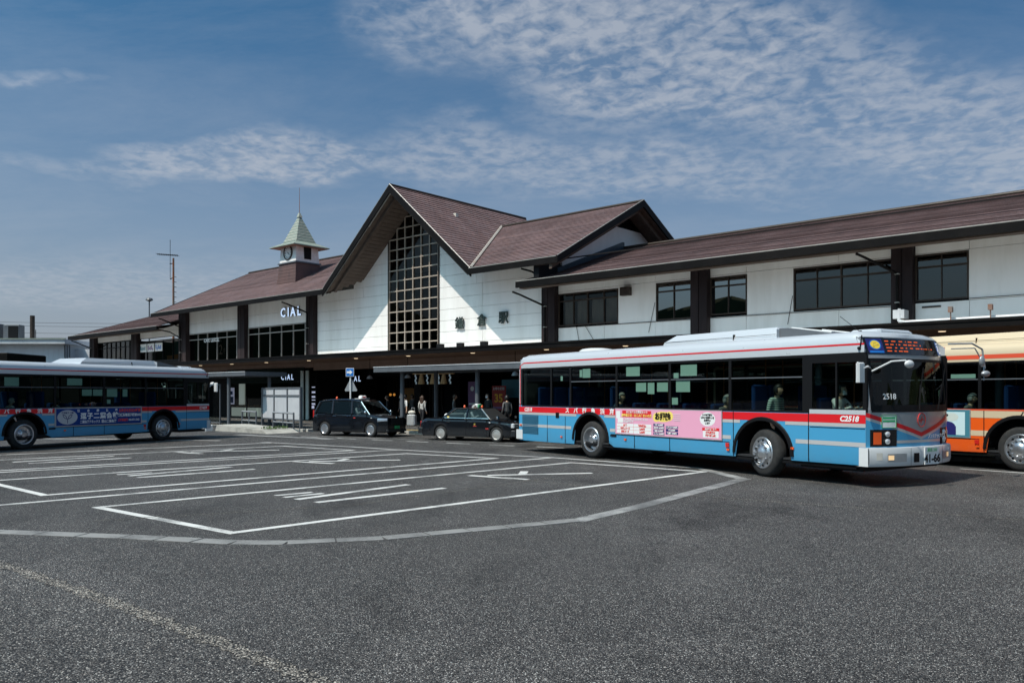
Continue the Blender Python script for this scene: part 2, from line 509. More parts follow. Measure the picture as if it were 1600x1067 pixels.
def text(name, s, size, mat, parent=None, loc=(0, 0, 0), rot=(R(90), 0, 0), ext=0.002, align='CENTER', shear=0.0, bold=0.0, sx=1.0, res=2):
    cu = bpy.data.curves.new(name, 'FONT')
    cu.body = s; cu.size = size; cu.extrude = ext; cu.align_x = align; cu.align_y = 'CENTER'
    cu.shear = shear; cu.offset = bold; cu.resolution_u = res
    tmp = bpy.data.objects.new('tmp', cu)
    COL.objects.link(tmp)
    dg = bpy.context.evaluated_depsgraph_get()
    me = bpy.data.meshes.new_from_object(tmp.evaluated_get(dg))
    bpy.data.objects.remove(tmp)
    bpy.data.curves.remove(cu)
    me.materials.clear()
    me.materials.append(MATS[mat])
    o = bpy.data.objects.new(name, me); COL.objects.link(o)
    o.location = loc; o.rotation_euler = rot; o.scale = (sx, 1, 1)
    if parent: o.parent = parent
    return o


# building frame: X runs along the station front towards the near right end, Y into the building
BA = math.atan2(-1265.0, 1440.0)
CE, SE = math.cos(BA), math.sin(BA)


def BW(x, y, z=0.0):
    return (CE * x - SE * y, SE * x + CE * y, z)


def bthing(name, label, cat, x, y, z=0.0, group=None, rz=0.0):
    return thing(name, label, cat, BW(x, y, z), BA + rz, group)


# ---------------------------------------------------------------- ground
g = MB(); g.add([(-700, -700, 0), (700, -700, 0), (700, 900, 0), (-700, 900, 0)], [(0, 1, 2, 3)])
tag(g.build('ground', 'asphalt'), 'dark worn asphalt of the bus rotary', kind='structure')


def hill(name, pts, depth, mat):
    m = MB()
    rows = [[(x, y, -0.5) for x, y, h in pts], [(x, y, h) for x, y, h in pts], [(x * 1.25, y * 1.25, h * 0.9) for x, y, h in pts]]
    m.grid(rows)
    return tag(m.build(name, mat, smooth=True), 'low wooded hill beyond the town', kind='structure')


dirty('wooded hill', (0.030, 0.050, 0.020), (0.055, 0.075, 0.028), 0.08, 0.9)
hp = []
for i in range(60):
    a = R(150 + i * 4.0)
    rr = 330
    hp.append((rr * math.cos(a), rr * math.sin(a) - 20, 39 + 7 * math.sin(i * 0.7) + 4 * math.sin(i * 1.9) + random.uniform(-1.5, 1.5)))
hill('hills', hp, 60, 'wooded hill')


def strip(m, a, b, w, z=0.004, ext=0.0, t=0.0):
    a = Vector(a[:2]); b = Vector(b[:2]); d = (b - a).normalized(); n = Vector((-d.y, d.x)) * (w / 2)
    a = a - d * ext; b = b + d * ext
    q = [a - n, b - n, b + n, a + n]
    m.add([(p.x, p.y, z) for p in q], [(0, 1, 2, 3)])


def marking(name, segs, w=0.15, mat='road paint', label=None, z=0.004):
    m = MB()
    for k, (a, b) in enumerate(segs): strip(m, a, b, w, z + 0.0007 * k, ext=w / 2)
    o = m.build(name, mat)
    return tag(o, label or 'white painted line on the asphalt', kind='structure')


marking('road_marking', [((-6.62, 12.95), (-3.66, 10.58)), ((-3.66, 10.58), (4.50, 18.88)), ((4.50, 18.88), (1.56, 21.34)), ((1.56, 21.34), (-6.62, 12.95))], 0.15,
        label='white outline of the nearest bus bay')
marking('road_marking', [((-8.38, 14.50), (-0.45, 22.75)), ((-0.45, 22.75), (-3.20, 24.58)), ((-3.20, 24.58), (-10.95, 16.80)), ((-10.95, 16.80), (-8.38, 14.50))], 0.15,
        label='white outline of the second bus bay')
marking('road_marking', [((-13.2, 18.1), (-5.1, 25.95)), ((-5.1, 25.95), (-7.95, 28.1)), ((-7.95, 28.1), (-15.9, 20.3)), ((-15.9, 20.3), (-13.2, 18.1))], 0.15,
        label='white outline of the third bus bay')
marking('road_marking', [((-10.9, 10.6), (1.14, 23.02))], 0.15, label='white lane line between the first two bays')
marking('road_marking', [((-15.0, 15.8), (-3.66, 26.27))], 0.15, label='white lane line between second and third bays')
marking('road_marking', [((-19.0, 20.4), (-8.9, 30.0))], 0.15, label='white lane line beyond the third bay')
marking('road_marking', [((-9.4, 30.4), (-5.49, 27.72)), ((-5.49, 27.72), (-3.64, 26.22)), ((-3.64, 26.22), (1.14, 23.02)), ((1.14, 23.02), (4.6, 19.75))], 0.13,
        label='thin white line closing the far ends of the bays')
for (a, b, w) in (((-4.18, 14.50), (-3.74, 14.90), .13), ((-3.96, 14.26), (-3.49, 14.73), .13), ((-3.66, 14.00), (-2.12, 16.15), .17), ((-3.22, 13.60), (-1.36, 15.55), .17),
                  ((-8.83, 18.24), (-8.35, 18.62), .13), ((-8.44, 17.99), (-7.02, 20.05), .17), ((-8.07, 17.61), (-6.26, 19.45), .17),
                  ((-13.21, 21.57), (-11.65, 23.49), .17), ((-12.55, 21.17), (-10.87, 22.91), .17)):
    marking('road_marking', [(a, b)], w, label='short white stroke of lettering painted in a bay')
for (a, h1, t) in (((-0.87, 17.97), ((0.26, 17.21)), (1.74, 18.51)), ((-5.78, 21.67), (-4.73, 21.12), (-3.16, 22.19)), ((-10.4, 25.2), (-9.5, 24.6), (-7.6, 26.1))):
    A = Vector(a); t = Vector(t); h1 = Vector(h1)
    marking('road_marking', [(A, h1), (A + (t - A) * 0.16, t), (A + (t - A) * 0.42, A + (t - A) * 0.62 + Vector((-0.62, 0.75)) * 0.75)], 0.19, label='white arrow strokes painted in a bus bay')
for (x, y) in ((-8.9, 34.3), (-7.1, 33.05), (-5.49, 31.98), (-3.98, 30.96), (-2.36, 29.86), (-0.75, 28.78), (0.9, 27.7)):
    marking('road_marking', [((x, y), (x + 0.78, y - 0.54))], 0.13, label='short white dash beside the taxi lane')
marking('road_marking', [((-13.5, 37.9), (-6.91, 33.75)), ((-6.91, 33.75), (1.5, 29.0))], 0.10, 'faded paint', 'faded white edge line of the taxi lane')
marking('road_marking', [((10.9, 19.6), (12.2, 18.0))], 0.1, label='white line near the orange bus')
marking('road_marking', [((-21.0, 33.2), (-11.4, 31.4)), ], 0.18, label='white line in front of the left bus')
marking('road_marking', [((-12.0, 35.8), (-7.4, 32.6))], 0.5, 'faded paint', 'worn pale band at the end of the island')

# flush kerb stones round the bays, one by one
band = [(-13.5, 12.4), (-9.0, 11.25), (-6.75, 10.66), (-4.92, 10.30), (-3.4, 9.90), (-2.75, 9.88), (-1.62, 10.20), (0.97, 11.65)]
band2 = [(0.97, 11.65), (2.07, 13.08), (4.93, 17.25), (4.62, 19.35)]
kb = tag(bpy.data.objects.new('kerb_band', None), 'flush grey stone kerb round the bus bays', kind='structure')
COL.objects.link(kb)
for line, ln in ((band, 0.60),):
    for a, b in zip(line[:-1], line[1:]):
        a = Vector(a); b = Vector(b); L = (b - a).length; n = max(1, round(L / ln)); d = (b - a) / n
        ud = d.normalized(); nn = Vector((-ud.y, ud.x)) * 0.135
        for k in range(n):
            p = a + d * k + ud * 0.012; q = a + d * (k + 1) - ud * 0.012
            h = 0.006 + random.uniform(0, 0.004)
            jit = random.uniform(-0.012, 0.012)
            pts = [p - nn, q - nn * (1 + jit), q + nn, p + nn * (1 + jit)]
            m = MB(); m.add([(t.x, t.y, 0.001) for t in pts] + [(t.x, t.y, h) for t in pts], [(4, 5, 6, 7), (0, 1, 5, 4), (1, 2, 6, 5), (2, 3, 7, 6), (3, 0, 4, 7)])
            m.build('kerb_stone', 'kerb stone', kb)
marking('road_marking', list(zip(band2[:-1], band2[1:])), 0.27, 'faded paint', 'broad faded grey line round the end of the bays', z=0.0045)

# pale ragged seams in the asphalt
def seam(pts, w, name='asphalt_seam', mat='joint aggregate', z=0.0042, label='pale ragged seam in the asphalt'):
    L = []; Rr = []
    for a, b in zip(pts[:-1], pts[1:]):
        a = Vector(a); b = Vector(b); n = int((b - a).length / 0.035); d = (b - a).normalized(); nn = Vector((-d.y, d.x))
        for k in range(n):
            p = a + (b - a) * (k / n)
            L.append(p + nn * (w / 2) * random.uniform(0.45, 1.25)); Rr.append(p - nn * (w / 2) * random.uniform(0.45, 1.25))
    m = MB(); m.grid([[(p.x, p.y, z) for p in L], [(p.x, p.y, z) for p in Rr]])
    return tag(m.build(name, mat), label, kind='structure')


m = MB(); m.add([(-14.0, 13.2, 0.003), (-8.6, 11.1, 0.003), (-5.41, 8.60, 0.003), (-3.93, 7.43, 0.003), (-2.22, 5.98, 0.003), (-1.21, 5.09, 0.003), (3.2, 1.0, 0.003), (3.2, -14, 0.003), (-30, -14, 0.003), (-30, 13, 0.003)], [tuple(range(9, -1, -1))])
tag(m.build('asphalt_patch', 'coarse asphalt'), 'coarser asphalt resurfaced on the near left side', kind='structure')
seam([(-8.6, 11.1), (-5.41, 8.60), (-3.93, 7.43), (-2.22, 5.98), (-1.21, 5.09), (1.2, 3.0)], 0.17, z=0.006)
seam([(-6.0, 11.6), (-2.6, 13.2), (0.9, 17.6)], 0.05, label='thin pale crack across the nearest bay')
seam([(-7.6, 22.6), (-2.0, 19.4), (2.1, 15.2), (7.5, 11.6)], 0.07, label='long pale trench seam crossing the bays')
# ---------------------------------------------------------------- station building
ST = bthing('station_building', 'long two-storey white station building with brown tiled roofs and a steep glazed central gable', 'building', -34, 30.7)
OFF = (34, -30.7, 0)
YE, YW, YC = 28.8, 30.7, 27.3
GX = -34.15                      # centre line of the big gable
GS, MS, RS = 0.848, 0.521, 0.333  # slopes: gable, upper roofs, lower roofs


def part(name, mb, mats, smooth=False, uv=False, label=None):
    o = mb.build(name, mats, ST, smooth, uv, OFF)
    if label: o['label'] = label
    return o


def sub(name, mb, mats, parent, smooth=False):
    return mb.build(name, mats, parent, smooth)


def stepped(mb, O, U, Vd, poly, course=0.26, step=0.026):
    O = Vector(O); U = Vector(U).normalized(); Vd = Vector(Vd).normalized()
    Nn = U.cross(Vd).normalized()
    if Nn.z < 0: Nn = -Nn
    v0 = min(p[1] for p in poly); v1 = max(p[1] for p in poly)
    k = 0
    while v0 + k * course < v1 - 1e-4:
        a = v0 + k * course; b = min(a + course, v1)
        q = clip(clip(poly, 0, 1, b), 0, -1, -a)
        k += 1
        if len(q) < 3 or area(q) < 1e-4: continue
        jig = random.uniform(-0.006, 0.006)
        def P(p, up): return O + U * p[0] + Vd * p[1] + Nn * up
        mb.add([P(p, (step + jig) * (1 - (p[1] - a) / course)) for p in q], [tuple(range(len(q)))], 0, [[(p[0], p[1]) for p in q]])
        us = [p[0] for p in q if abs(p[1] - a) < 1e-4]
        if len(us) >= 2:
            u0, u1 = min(us), max(us)
            mb.add([P((u0, a), 0), P((u1, a), 0), P((u1, a), step + jig), P((u0, a), step + jig)], [(0, 1, 2, 3)], 0, [[(u0, a), (u1, a), (u1, a + .01), (u0, a + .01)]])


def roof_xy(name, pts, z0, y0, slope, label=None):
    """roof plane rising with Y: pts in plan (x,y)"""
    c = math.sqrt(1 + slope * slope)
    m = MB()
    stepped(m, (0, y0, z0), (1, 0, 0), (0, 1, slope), [(x, (y - y0) * c) for x, y in pts])
    o = part(name, m, 'roof tile', uv=True, label=label)
    return o


# roofs (courses of tiles stepped as real geometry)
roof_xy('roof', [(-62.6, 28.8), (-40.25, 28.8), (-35.85, 36.0), (-60.6, 36.0)], 8.0, 28.8, MS, 'left upper tiled roof')
roof_xy('roof', [(-28.05, 28.8), (-22.6, 28.8), (-22.6, 36.0), (-32.47, 36.0)], 8.0, 28.8, MS, 'short tiled roof right of the gable')
roof_xy('roof', [(-25.0, 28.8), (6.0, 28.8), (6.0, 36.0), (-23.85, 36.0), (-23.85, 30.6)], 7.06, 28.8, RS, 'long low tiled roof of the right wing')
roof_xy('roof', [(-79.1, 28.8), (-61.4, 28.8), (-61.4, 36.0), (-77.0, 36.0)], 7.0, 28.8, RS, 'low tiled roof at the far left end')
for sg in (1, -1):
    c = math.sqrt(1 + GS * GS); L = 6.1 * c
    m = MB()
    # u along +Y from the front, v up the slope from the eave corner
    vt = (GX + sg * 1.68)
    vv = (6.1 - 1.68) * c
    poly = [(0, 0), (7.2, vv), (11.4, vv), (11.4, L), (0, L)]
    stepped(m, (GX + sg * 6.1, 28.8, 8.0), (0, 1, 0), (-sg, 0, GS), [(0, 0), (7.2, vv), (7.2, L), (0, L)])
    stepped(m, (GX + sg * 6.1, 28.8, 8.0), (0, 1, 0), (-sg, 0, GS), [(7.2, vv), (11.4, vv), (11.4, L), (7.2, L)])
    part('roof', m, 'roof tile', uv=True, label='steep tiled slope of the central gable')
# hidden back slopes and end walls close the volumes
m = MB()
m.add([(-60.6, 36, 11.76), (-22.6, 36, 11.76), (-22.6, 43.2, 8.0), (-62.6, 43.2, 8.0)], [(0, 1, 2, 3)])
m.add([(-23.85, 36, 9.46), (6, 36, 9.46), (6, 43.2, 7.06), (-23.85, 43.2, 7.06)], [(0, 1, 2, 3)])
m.add([(-77, 36, 9.4), (-61.4, 36, 9.4), (-61.4, 43.2, 7.0), (-79.1, 43.2, 7.0)], [(0, 1, 2, 3)])
part('back_roof', m, 'roof tile', uv=True)
# ridge caps
for a, b in (((-60.6, 36, 11.80), (-35.9, 36, 11.80)), ((-32.4, 36, 11.80), (-22.55, 36, 11.80)), ((-23.8, 36, 9.50), (6, 36, 9.50)), ((-77, 36, 9.44), (-61.4, 36, 9.44)), ((GX, 28.76, 13.20), (GX, 40.2, 13.20))):
    m = MB(); m.tube(a, b, 0.085, 8); part('ridge_cap', m, 'dark frame')
# valley flashing on the right of the gable
m = MB()
d = Vector((-4.42, 7.2, 3.75)).normalized(); a0 = Vector((-28.05, 28.8, 8.06)); a1 = Vector((-32.47, 36.0, 11.80))
w1 = Vector((-0.06, -0.02, 0.055)); w2 = Vector((0.11, 0.0, 0.02))
m.add([a0 + w1, a0 + w2, a1 + w2, a1 + w1, a0 + (w1 + w2) / 2 + Vector((0, 0, .05)), a1 + (w1 + w2) / 2 + Vector((0, 0, .05))], [(0, 4, 5, 3), (4, 1, 2, 5)])
part('valley_flashing', m, 'flashing')

# eaves: gutter boards, sloped soffits
def eave(x0, x1, z, slope, nosing, zt, vl=0, vr=0):
    m = MB(); m.box(x0, x1, YE - 0.09, YE, z - 0.27, z + 0.02)
    m.box(x0, x1, YE, YE + 0.05, z - 0.24, z - 0.02)
    part('fascia', m, 'fascia black')
    m = MB(); m.tube((x0, YE - 0.075, z + 0.03), (x1, YE - 0.075, z + 0.03), 0.022, 6); part('gutter_lip', m, 'silver frame')
    m = MB()
    yb = YE + 0.05
    if nosing:
        m.box(x0 + 0.1, x1, YE + 0.06, YE + 0.5, z - 0.31, z - 0.25, 0)
        yb = YE + 0.5
    n = 9
    for k in range(n):   # soffit boards along the eave
        y0 = yb + (YW + 0.05 - yb) * k / n; y1 = yb + (YW + 0.05 - yb) * (k + 1) / n - 0.012
        s0 = z - 0.27 + slope * (y0 - YE) - 0.02; s1 = z - 0.27 + slope * (y1 - YE) - 0.02
        dv = lambda y: (4.96 - 0.521 * (y - YE)) / 0.848
        A0 = GX + dv(y0) if vl else x0 + 0.15; A1 = GX + dv(y1) if vl else x0 + 0.15
        B0 = GX - dv(y0) if vr else x1; B1 = GX - dv(y1) if vr else x1
        m.add([(A0, y0, s0), (B0, y0, s0), (B1, y1, s1), (A1, y1, s1), (A0, y0, s0 + .03), (B0, y0, s0 + .03), (B1, y1, s1 + .03), (A1, y1, s1 + .03)],
              [(0, 3, 2, 1), (4, 5, 6, 7), (0, 1, 5, 4), (2, 3, 7, 6)])
    part('soffit', m, 'soffit wood')


eave(-62.6, -40.20, 8.0, MS, False, 8.7, vr=1)
eave(-28.10, -22.6, 8.0, MS, False, 8.7, vl=1)
eave(-25.0, 6.0, 7.06, RS, True, 7.4)
eave(-79.1, -61.6, 7.0, RS, True, 7.4)
# left verge of the upper left roof, far-left verge, low roof end
for (p, q, zz) in (((-62.6, 28.75, 7.87), (-60.6, 36, 11.62), .24), ((-60.6, 36, 11.62), (-62.6, 43.2, 7.87), .24), ((-79.1, 28.75, 6.87), (-77, 36, 9.28), .22), ((-77, 36, 9.28), (-79.1, 43.2, 6.87), .22)):
    m = MB(); p = Vector(p); q = Vector(q)
    o = Vector((0.1, 0, 0)); u = Vector((0, 0, zz / 2 + .03))
    m.add([p - o - u, q - o - u, q - o + u, p - o + u, p + o - u, q + o - u, q + o + u, p + o + u], [(0, 1, 2, 3), (7, 6, 5, 4), (0, 4, 5, 1), (3, 2, 6, 7), (0, 3, 7, 4), (1, 5, 6, 2)])
    part('verge_board', m, 'fascia black')
m = MB(); m.add([(-25.02, 28.72, 6.79), (-25.02, 28.72, 7.08), (-23.9, 30.6, 7.70), (-23.9, 30.6, 7.40)], [(0, 1, 2, 3)])
m.add([(-24.9, 28.8, 6.80), (-23.9, 28.8, 6.80), (-23.9, 30.6, 7.4)], [(0, 2, 1)])
part('verge_board', m, 'fascia black')

# big gable: verge boards, inner beams, board soffits
for sg in (1, -1):
    X = lambda d: GX + sg * d
    Z = lambda d, o: 13.17 - GS * d - o
    m = MB()
    m.prism([(X(-0.0), Z(0, -0.05)), (X(6.16), Z(6.16, -0.05)), (X(6.16), Z(6.16, 0.33)), (X(0), Z(0, 0.40))], YE - 0.07, YE + 0.02)
    part('verge_board', m, 'fascia black')
    m = MB()
    m.tube((X(0), YE - 0.05, Z(0, -0.075)), (X(6.14), YE - 0.05, Z(6.14, -0.075)), 0.024, 6); m.prism([(X(0), Z(0, 0.40)), (X(6.1), Z(6.1, 0.335)), (X(6.1), Z(6.1, 0.375)), (X(0), Z(0, 0.44))], YE + 0.0, YE + 0.06)
    part('verge_trim', m, 'silver frame')
    m = MB()
    m.prism([(X(0), Z(0, 0.36)), (X(5.5), Z(5.5, 0.36)), (X(5.5), Z(5.5, 0.66)), (X(0), Z(0, 0.66))], YE + 0.34, YE + 0.52)
    m.prism([(X(0), Z(0, 0.36)), (X(5.85), Z(5.85, 0.36)), (X(5.85), Z(5.85, 0.42)), (X(0), Z(0, 0.42))], YE + 0.02, YE + 0.34)
    part('verge_beam', m, 'soffit wood')
    m = MB()
    n = 30
    for k in range(n):
        d0 = 6.1 * k / n; d1 = 6.1 * (k + 1) / n - 0.018
        ye = min(YW + 0.06, YE + (4.96 - 0.848 * (d0 + d1) / 2) / 0.521 + 0.08)
        if ye < YE + 0.56: continue
        m.prism([(X(d0), Z(d0, 0.50)), (X(d1), Z(d1, 0.50)), (X(d1), Z(d1, 0.53)), (X(d0), Z(d0, 0.53))], YE + 0.52, ye)
    o = part('soffit_boards', m, 'soffit wood'); o['kind'] = 'stuff'

# ---------------- wall panels, one by one
SOF = 0.535


def gable_clip(poly):
    poly = clip(poly, GS, 1, 13.17 - SOF + GS * GX)
    return clip(poly, -GS, 1, 13.17 - SOF - GS * GX)


def wall_panel(x0, x1, z0, z1, gable=False, y=YW, t=0.045):
    g = 0.007
    poly = [(x0 + g, z0 + g), (x1 - g, z0 + g), (x1 - g, z1 - g), (x0 + g, z1 - g)]
    if gable: poly = gable_clip(poly)
    if len(poly) < 3 or area(poly) < 0.02: return
    m = MB(); m.prism(poly, y + random.uniform(-0.003, 0.002), y + t)
    part('wall_panel', m, 'wall panel')


# dark backing behind the panel joints
m = MB()
bk = [(-43.6, 3.9), (-36.5, 3.9), (-36.5, 12.7), (-43.6, 12.7)]
for xa, xb in ((-43.6, -36.48), (-32.32, -24.7)):
    p = gable_clip([(xa, 3.9), (xb, 3.9), (xb, 12.7), (xa, 12.7)])
    q = clip([(xa, 3.9), (xb, 3.9), (xb, 8.7), (xa, 8.7)], 0, 1, 8.65)
    m.prism(p, YW + 0.046, YW + 0.20); m.prism(q, YW + 0.048, YW + 0.19)
part('wall_core', m, 'panel joint dark')
rows = [3.97 + 0.605 * k for k in range(15)]
for r0, r1 in zip(rows[:-1], rows[1:]):
    for xa, xb in ((-43.53, -39.80), (-39.80, -36.47), (-32.33, -29.01), (-29.01, -24.80)):
        if r0 < 8.0:
            if xa < -39.9 or xb > -28.9: wall_panel(xa, xb, r0, min(r1, 8.66))
            else:
                # under the gable the panels run up to the sloping soffit, beside it to the eaves
                if r1 < 7.8: wall_panel(xa, xb, r0, r1)
                elif xa < -39: wall_panel(xa, -38.85, r0, min(r1, 8.66)); wall_panel(-38.85, xb, r0, r1, gable=True)
                else: wall_panel(xa, -29.45, r0, r1, gable=True); wall_panel(-29.45, xb, r0, min(r1, 8.66))
        else:
            wall_panel(xa, xb, r0, r1, gable=True)
            if xa == -39.80 and r0 < 8.6: wall_panel(xa, -38.85, r0, 8.66)
            if xb == -29.01 and r0 < 8.6: wall_panel(-29.45, xb, r0, 8.66)


# ---------------- windows
def window(x0, x1, z0, z1, cols, trans, frame, gl, fw=0.055, y=YW, label=None, depth=0.10, mids=(), split_top=True):
    m = MB()
    ya, yb = y - 0.015, y + depth
    m.box(x0, x1, ya, yb, z0, z0 + fw); m.box(x0, x1, ya, yb, z1 - fw, z1)
    m.box(x0, x0 + fw, ya, yb, z0 + fw, z1 - fw); m.box(x1 - fw, x1, ya, yb, z0 + fw, z1 - fw)
    xs = [x0 + (x1 - x0) * c for c in cols]
    for i, x in enumerate(xs[1:-1]):
        w = fw * (0.9 if i in mids else 0.5)
        m.box(x - w / 2, x + w / 2, ya + 0.004, yb - 0.004, z0 + fw, z1 - fw)
    zs = [z0, z1]
    if trans:
        m.box(x0 + fw, x1 - fw, ya + 0.008, yb - 0.008, trans - fw * 0.55, trans + fw * 0.55)
        zs = [z0, trans, z1]
    w = part('window', m, frame, label=label)
    for a, b in zip(xs[:-1], xs[1:]):
        for c, d in zip(zs[:-1], zs[1:]):
            q = MB(); t = random.uniform(-0.004, 0.004)
            q.add([(a, y + 0.05 + t, c), (b, y + 0.05 - t, c), (b, y + 0.052 - t, d), (a, y + 0.052 + t, d)], [(0, 1, 2, 3)])
            sub('pane', q, gl, w)
    return w


ev = lambda n: [i / n for i in range(n + 1)]
window(-60.40, -53.30, 4.1, 6.42, ev(5), 5.95, 'silver frame', 'window glass')
window(-51.85, -44.85, 4.1, 6.45, ev(5), 5.98, 'silver frame', 'window glass')
window(-24.0, -20.57, 5.04, 6.58, [0, .26, .5, .77, 1], 6.22, 'dark frame', 'shop glass', label='window with drawn curtains', mids=(1,))
window(-18.60, -16.78, 5.0, 6.62, [0, .48, 1], 6.24, 'dark frame', 'mirror glass')
window(-16.02, -14.39, 5.06, 6.62, [0, .5, 1], 6.24, 'dark frame', 'mirror glass')
window(-12.48, -8.86, 5.02, 6.64, [0, .25, .5, .76, 1], 6.17, 'dark frame', 'window glass', mids=(1,))
window(-8.12, -6.45, 5.04, 6.66, [0, .5, 1], 6.22, 'dark frame', 'window glass')
window(-3.4, -0.6, 5.04, 6.66, [0, .33, .66, 1], 6.22, 'dark frame', 'window glass')
window(-77.5, -69.95, 4.1, 6.42, [0, .12, .25, .37, .5, .62, .75, .87, 1], 5.9, 'black', 'window glass')
window(-68.85, -61.5, 4.5, 6.2, [0, .17, .37, .56, .79, 1], 6.05, 'black', 'window glass')

# the tall glazed gable window: bars and every pane
m = MB()
wx0, wx1 = -36.45, -32.34
cw = (wx1 - wx0) / 6
zb = [4.02] + [4.73 + 0.597 * k for k in range(14)]
topz = lambda x: 13.17 - SOF - GS * abs(x - GX)
for i in range(7):
    x = wx0 + cw * i; w = 0.03
    poly = gable_clip([(x - w, 3.95), (x + w, 3.95), (x + w, 12.7), (x - w, 12.7)])
    m.prism(poly, YW - 0.05, YW + 0.08)
for z in zb[1:]:
    poly = gable_clip([(wx0 + 0.03, z - 0.03), (wx1 - 0.03, z - 0.03), (wx1 - 0.03, z + 0.03), (wx0 + 0.03, z + 0.03)])
    if len(poly) > 2: m.prism(poly, YW - 0.042, YW + 0.075)
gw = part('gable_window', m, 'bronze frame', label='tall bronze window grid filling the central gable')
for i in range(6):
    for k in range(len(zb)):
        z0 = zb[k]; z1 = zb[k + 1] if k + 1 < len(zb) else 12.7
        poly = gable_clip([(wx0 + cw * i, z0), (wx0 + cw * (i + 1), z0), (wx0 + cw * (i + 1), z1), (wx0 + cw * i, z1)])
        if len(poly) < 3 or area(poly) < 0.01: continue
        t = random.uniform(-0.006, 0.006)
        q = MB(); q.add([(x, YW + 0.02 + t * (x - wx0 - cw * i), z) for x, z in poly], [tuple(range(len(poly)))])
        sub('pane', q, 'tall glass', gw)
q = MB()
for x in (wx0 - 0.05, wx1 + 0.05):
    p = gable_clip([(x - 0.05, 3.95), (x + 0.05, 3.95), (x + 0.05, 12.7), (x - 0.05, 12.7)]); q.prism(p, YW - 0.06, YW + 0.2)
part('window_jamb', q, 'dark frame')
# stair landing and ceiling behind the tall window
m = MB()
m.box(-36.4, -32.4, 32.6, 32.8, 8.2, 8.5); m.box(-36.3, -36.1, 32.2, 32.4, 4.0, 12.0); m.box(-32.7, -32.5, 32.2, 32.4, 4.0, 12.0)
m.box(-35.9, -33.9, 32.0, 32.03, 8.9, 11.8); m.box(-34.3, -33.0, 33.0, 33.05, 4.1, 5.0)
part('inner_frame', m, 'curtain')

# plain upper walls of the wings, panel by panel
def rows_panels(xs, zs, y=YW):
    for a, b in zip(xs[:-1], xs[1:]):
        for c, d in zip(zs[:-1], zs[1:]): wall_panel(a, b, c, d, y=y)


rows_panels([-60.30, -58.4, -55.2, -52.72], [6.43, 7.2, 8.66])
rows_panels([-51.78, -49.9, -47.4, -44.40], [6.46, 7.3, 8.66])
rows_panels([-77.5, -75.0, -72.4, -69.95], [6.44, 6.9, 7.35]); rows_panels([-68.85, -66.4, -64.0, -61.5], [6.44, 6.9, 7.35])
for sx in ([-24.0, -21.34, -18.63, -16.78], [-16.02, -14.42, -10.76, -8.86], [-8.12, -6.43, -2.4, 2.0, 6.0]):
    rows_panels(sx, [3.97, 4.98]); rows_panels(sx, [6.70, 7.42])
for a, b in ((-20.57, -18.60), (-14.39, -12.48), (-6.45, -3.4), (-0.6, 3.0), (3.0, 6.0)): wall_panel(a, b, 4.98, 6.70)
for a, b, t in ((-24.0, -20.57, 6.58), (-18.6, -16.78, 6.62), (-16.02, -14.39, 6.62), (-12.48, -8.86, 6.64), (-8.12, -6.45, 6.66), (-3.4, -.6, 6.66)):
    wall_panel(a, b, t, 6.70)
    wall_panel(a, b, 4.98, 5.03) if False else None
# rear of the thin walls so that rooms are dark
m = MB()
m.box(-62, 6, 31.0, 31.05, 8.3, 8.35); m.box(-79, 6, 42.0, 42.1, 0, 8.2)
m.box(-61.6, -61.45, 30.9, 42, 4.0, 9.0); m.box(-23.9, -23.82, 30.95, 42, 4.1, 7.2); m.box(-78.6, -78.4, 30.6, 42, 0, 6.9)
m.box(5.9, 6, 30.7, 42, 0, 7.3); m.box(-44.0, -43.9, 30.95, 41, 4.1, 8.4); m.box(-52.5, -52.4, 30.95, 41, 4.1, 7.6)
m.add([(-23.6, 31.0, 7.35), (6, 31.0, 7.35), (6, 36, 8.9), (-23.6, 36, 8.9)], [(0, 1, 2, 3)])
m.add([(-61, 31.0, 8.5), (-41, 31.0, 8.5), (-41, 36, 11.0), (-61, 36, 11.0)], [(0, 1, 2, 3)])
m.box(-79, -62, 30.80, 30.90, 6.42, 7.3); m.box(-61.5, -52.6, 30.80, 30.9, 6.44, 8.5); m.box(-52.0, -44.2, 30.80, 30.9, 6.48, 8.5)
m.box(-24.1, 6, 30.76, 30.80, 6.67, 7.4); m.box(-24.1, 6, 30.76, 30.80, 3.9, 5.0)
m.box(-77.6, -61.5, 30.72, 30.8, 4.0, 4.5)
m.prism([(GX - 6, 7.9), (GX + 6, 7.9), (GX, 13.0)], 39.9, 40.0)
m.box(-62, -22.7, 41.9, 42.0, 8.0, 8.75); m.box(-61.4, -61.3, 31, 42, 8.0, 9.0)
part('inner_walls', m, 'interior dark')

# brown pillars with a groove, and their downpipes
def pillar(x0, x1, zt, pipe=None, y=YW - 0.32):
    c = (x0 + x1) / 2
    m = MB()
    m.bbox(x0, c - 0.015, y, YW + 0.1, 3.95, zt, 0.012); m.bbox(c + 0.015, x1, y, YW + 0.1, 3.95, zt, 0.012); m.box(c - 0.02, c + 0.02, y + 0.05, YW, 3.95, zt)
    p = part('pillar', m, 'pillar brown')
    if pipe:
        ze = pipe
        q = MB(); q.path([(c - 1.1, YE + 0.25, ze - 0.30), (c - 0.9, YE + 0.55, ze - 0.42), (c - 0.12, y - 0.09, ze - 0.95), (c - 0.12, y - 0.09, 4.0)], 0.048, 8)
        pp = part('downpipe', q, 'fascia black')
        q = MB()
        for zz in (5.0, 6.0):
            q.box(c - 0.19, c - 0.05, y - 0.15, y, zz, zz + 0.035)
        sub('bracket', q, 'silver frame', pp)


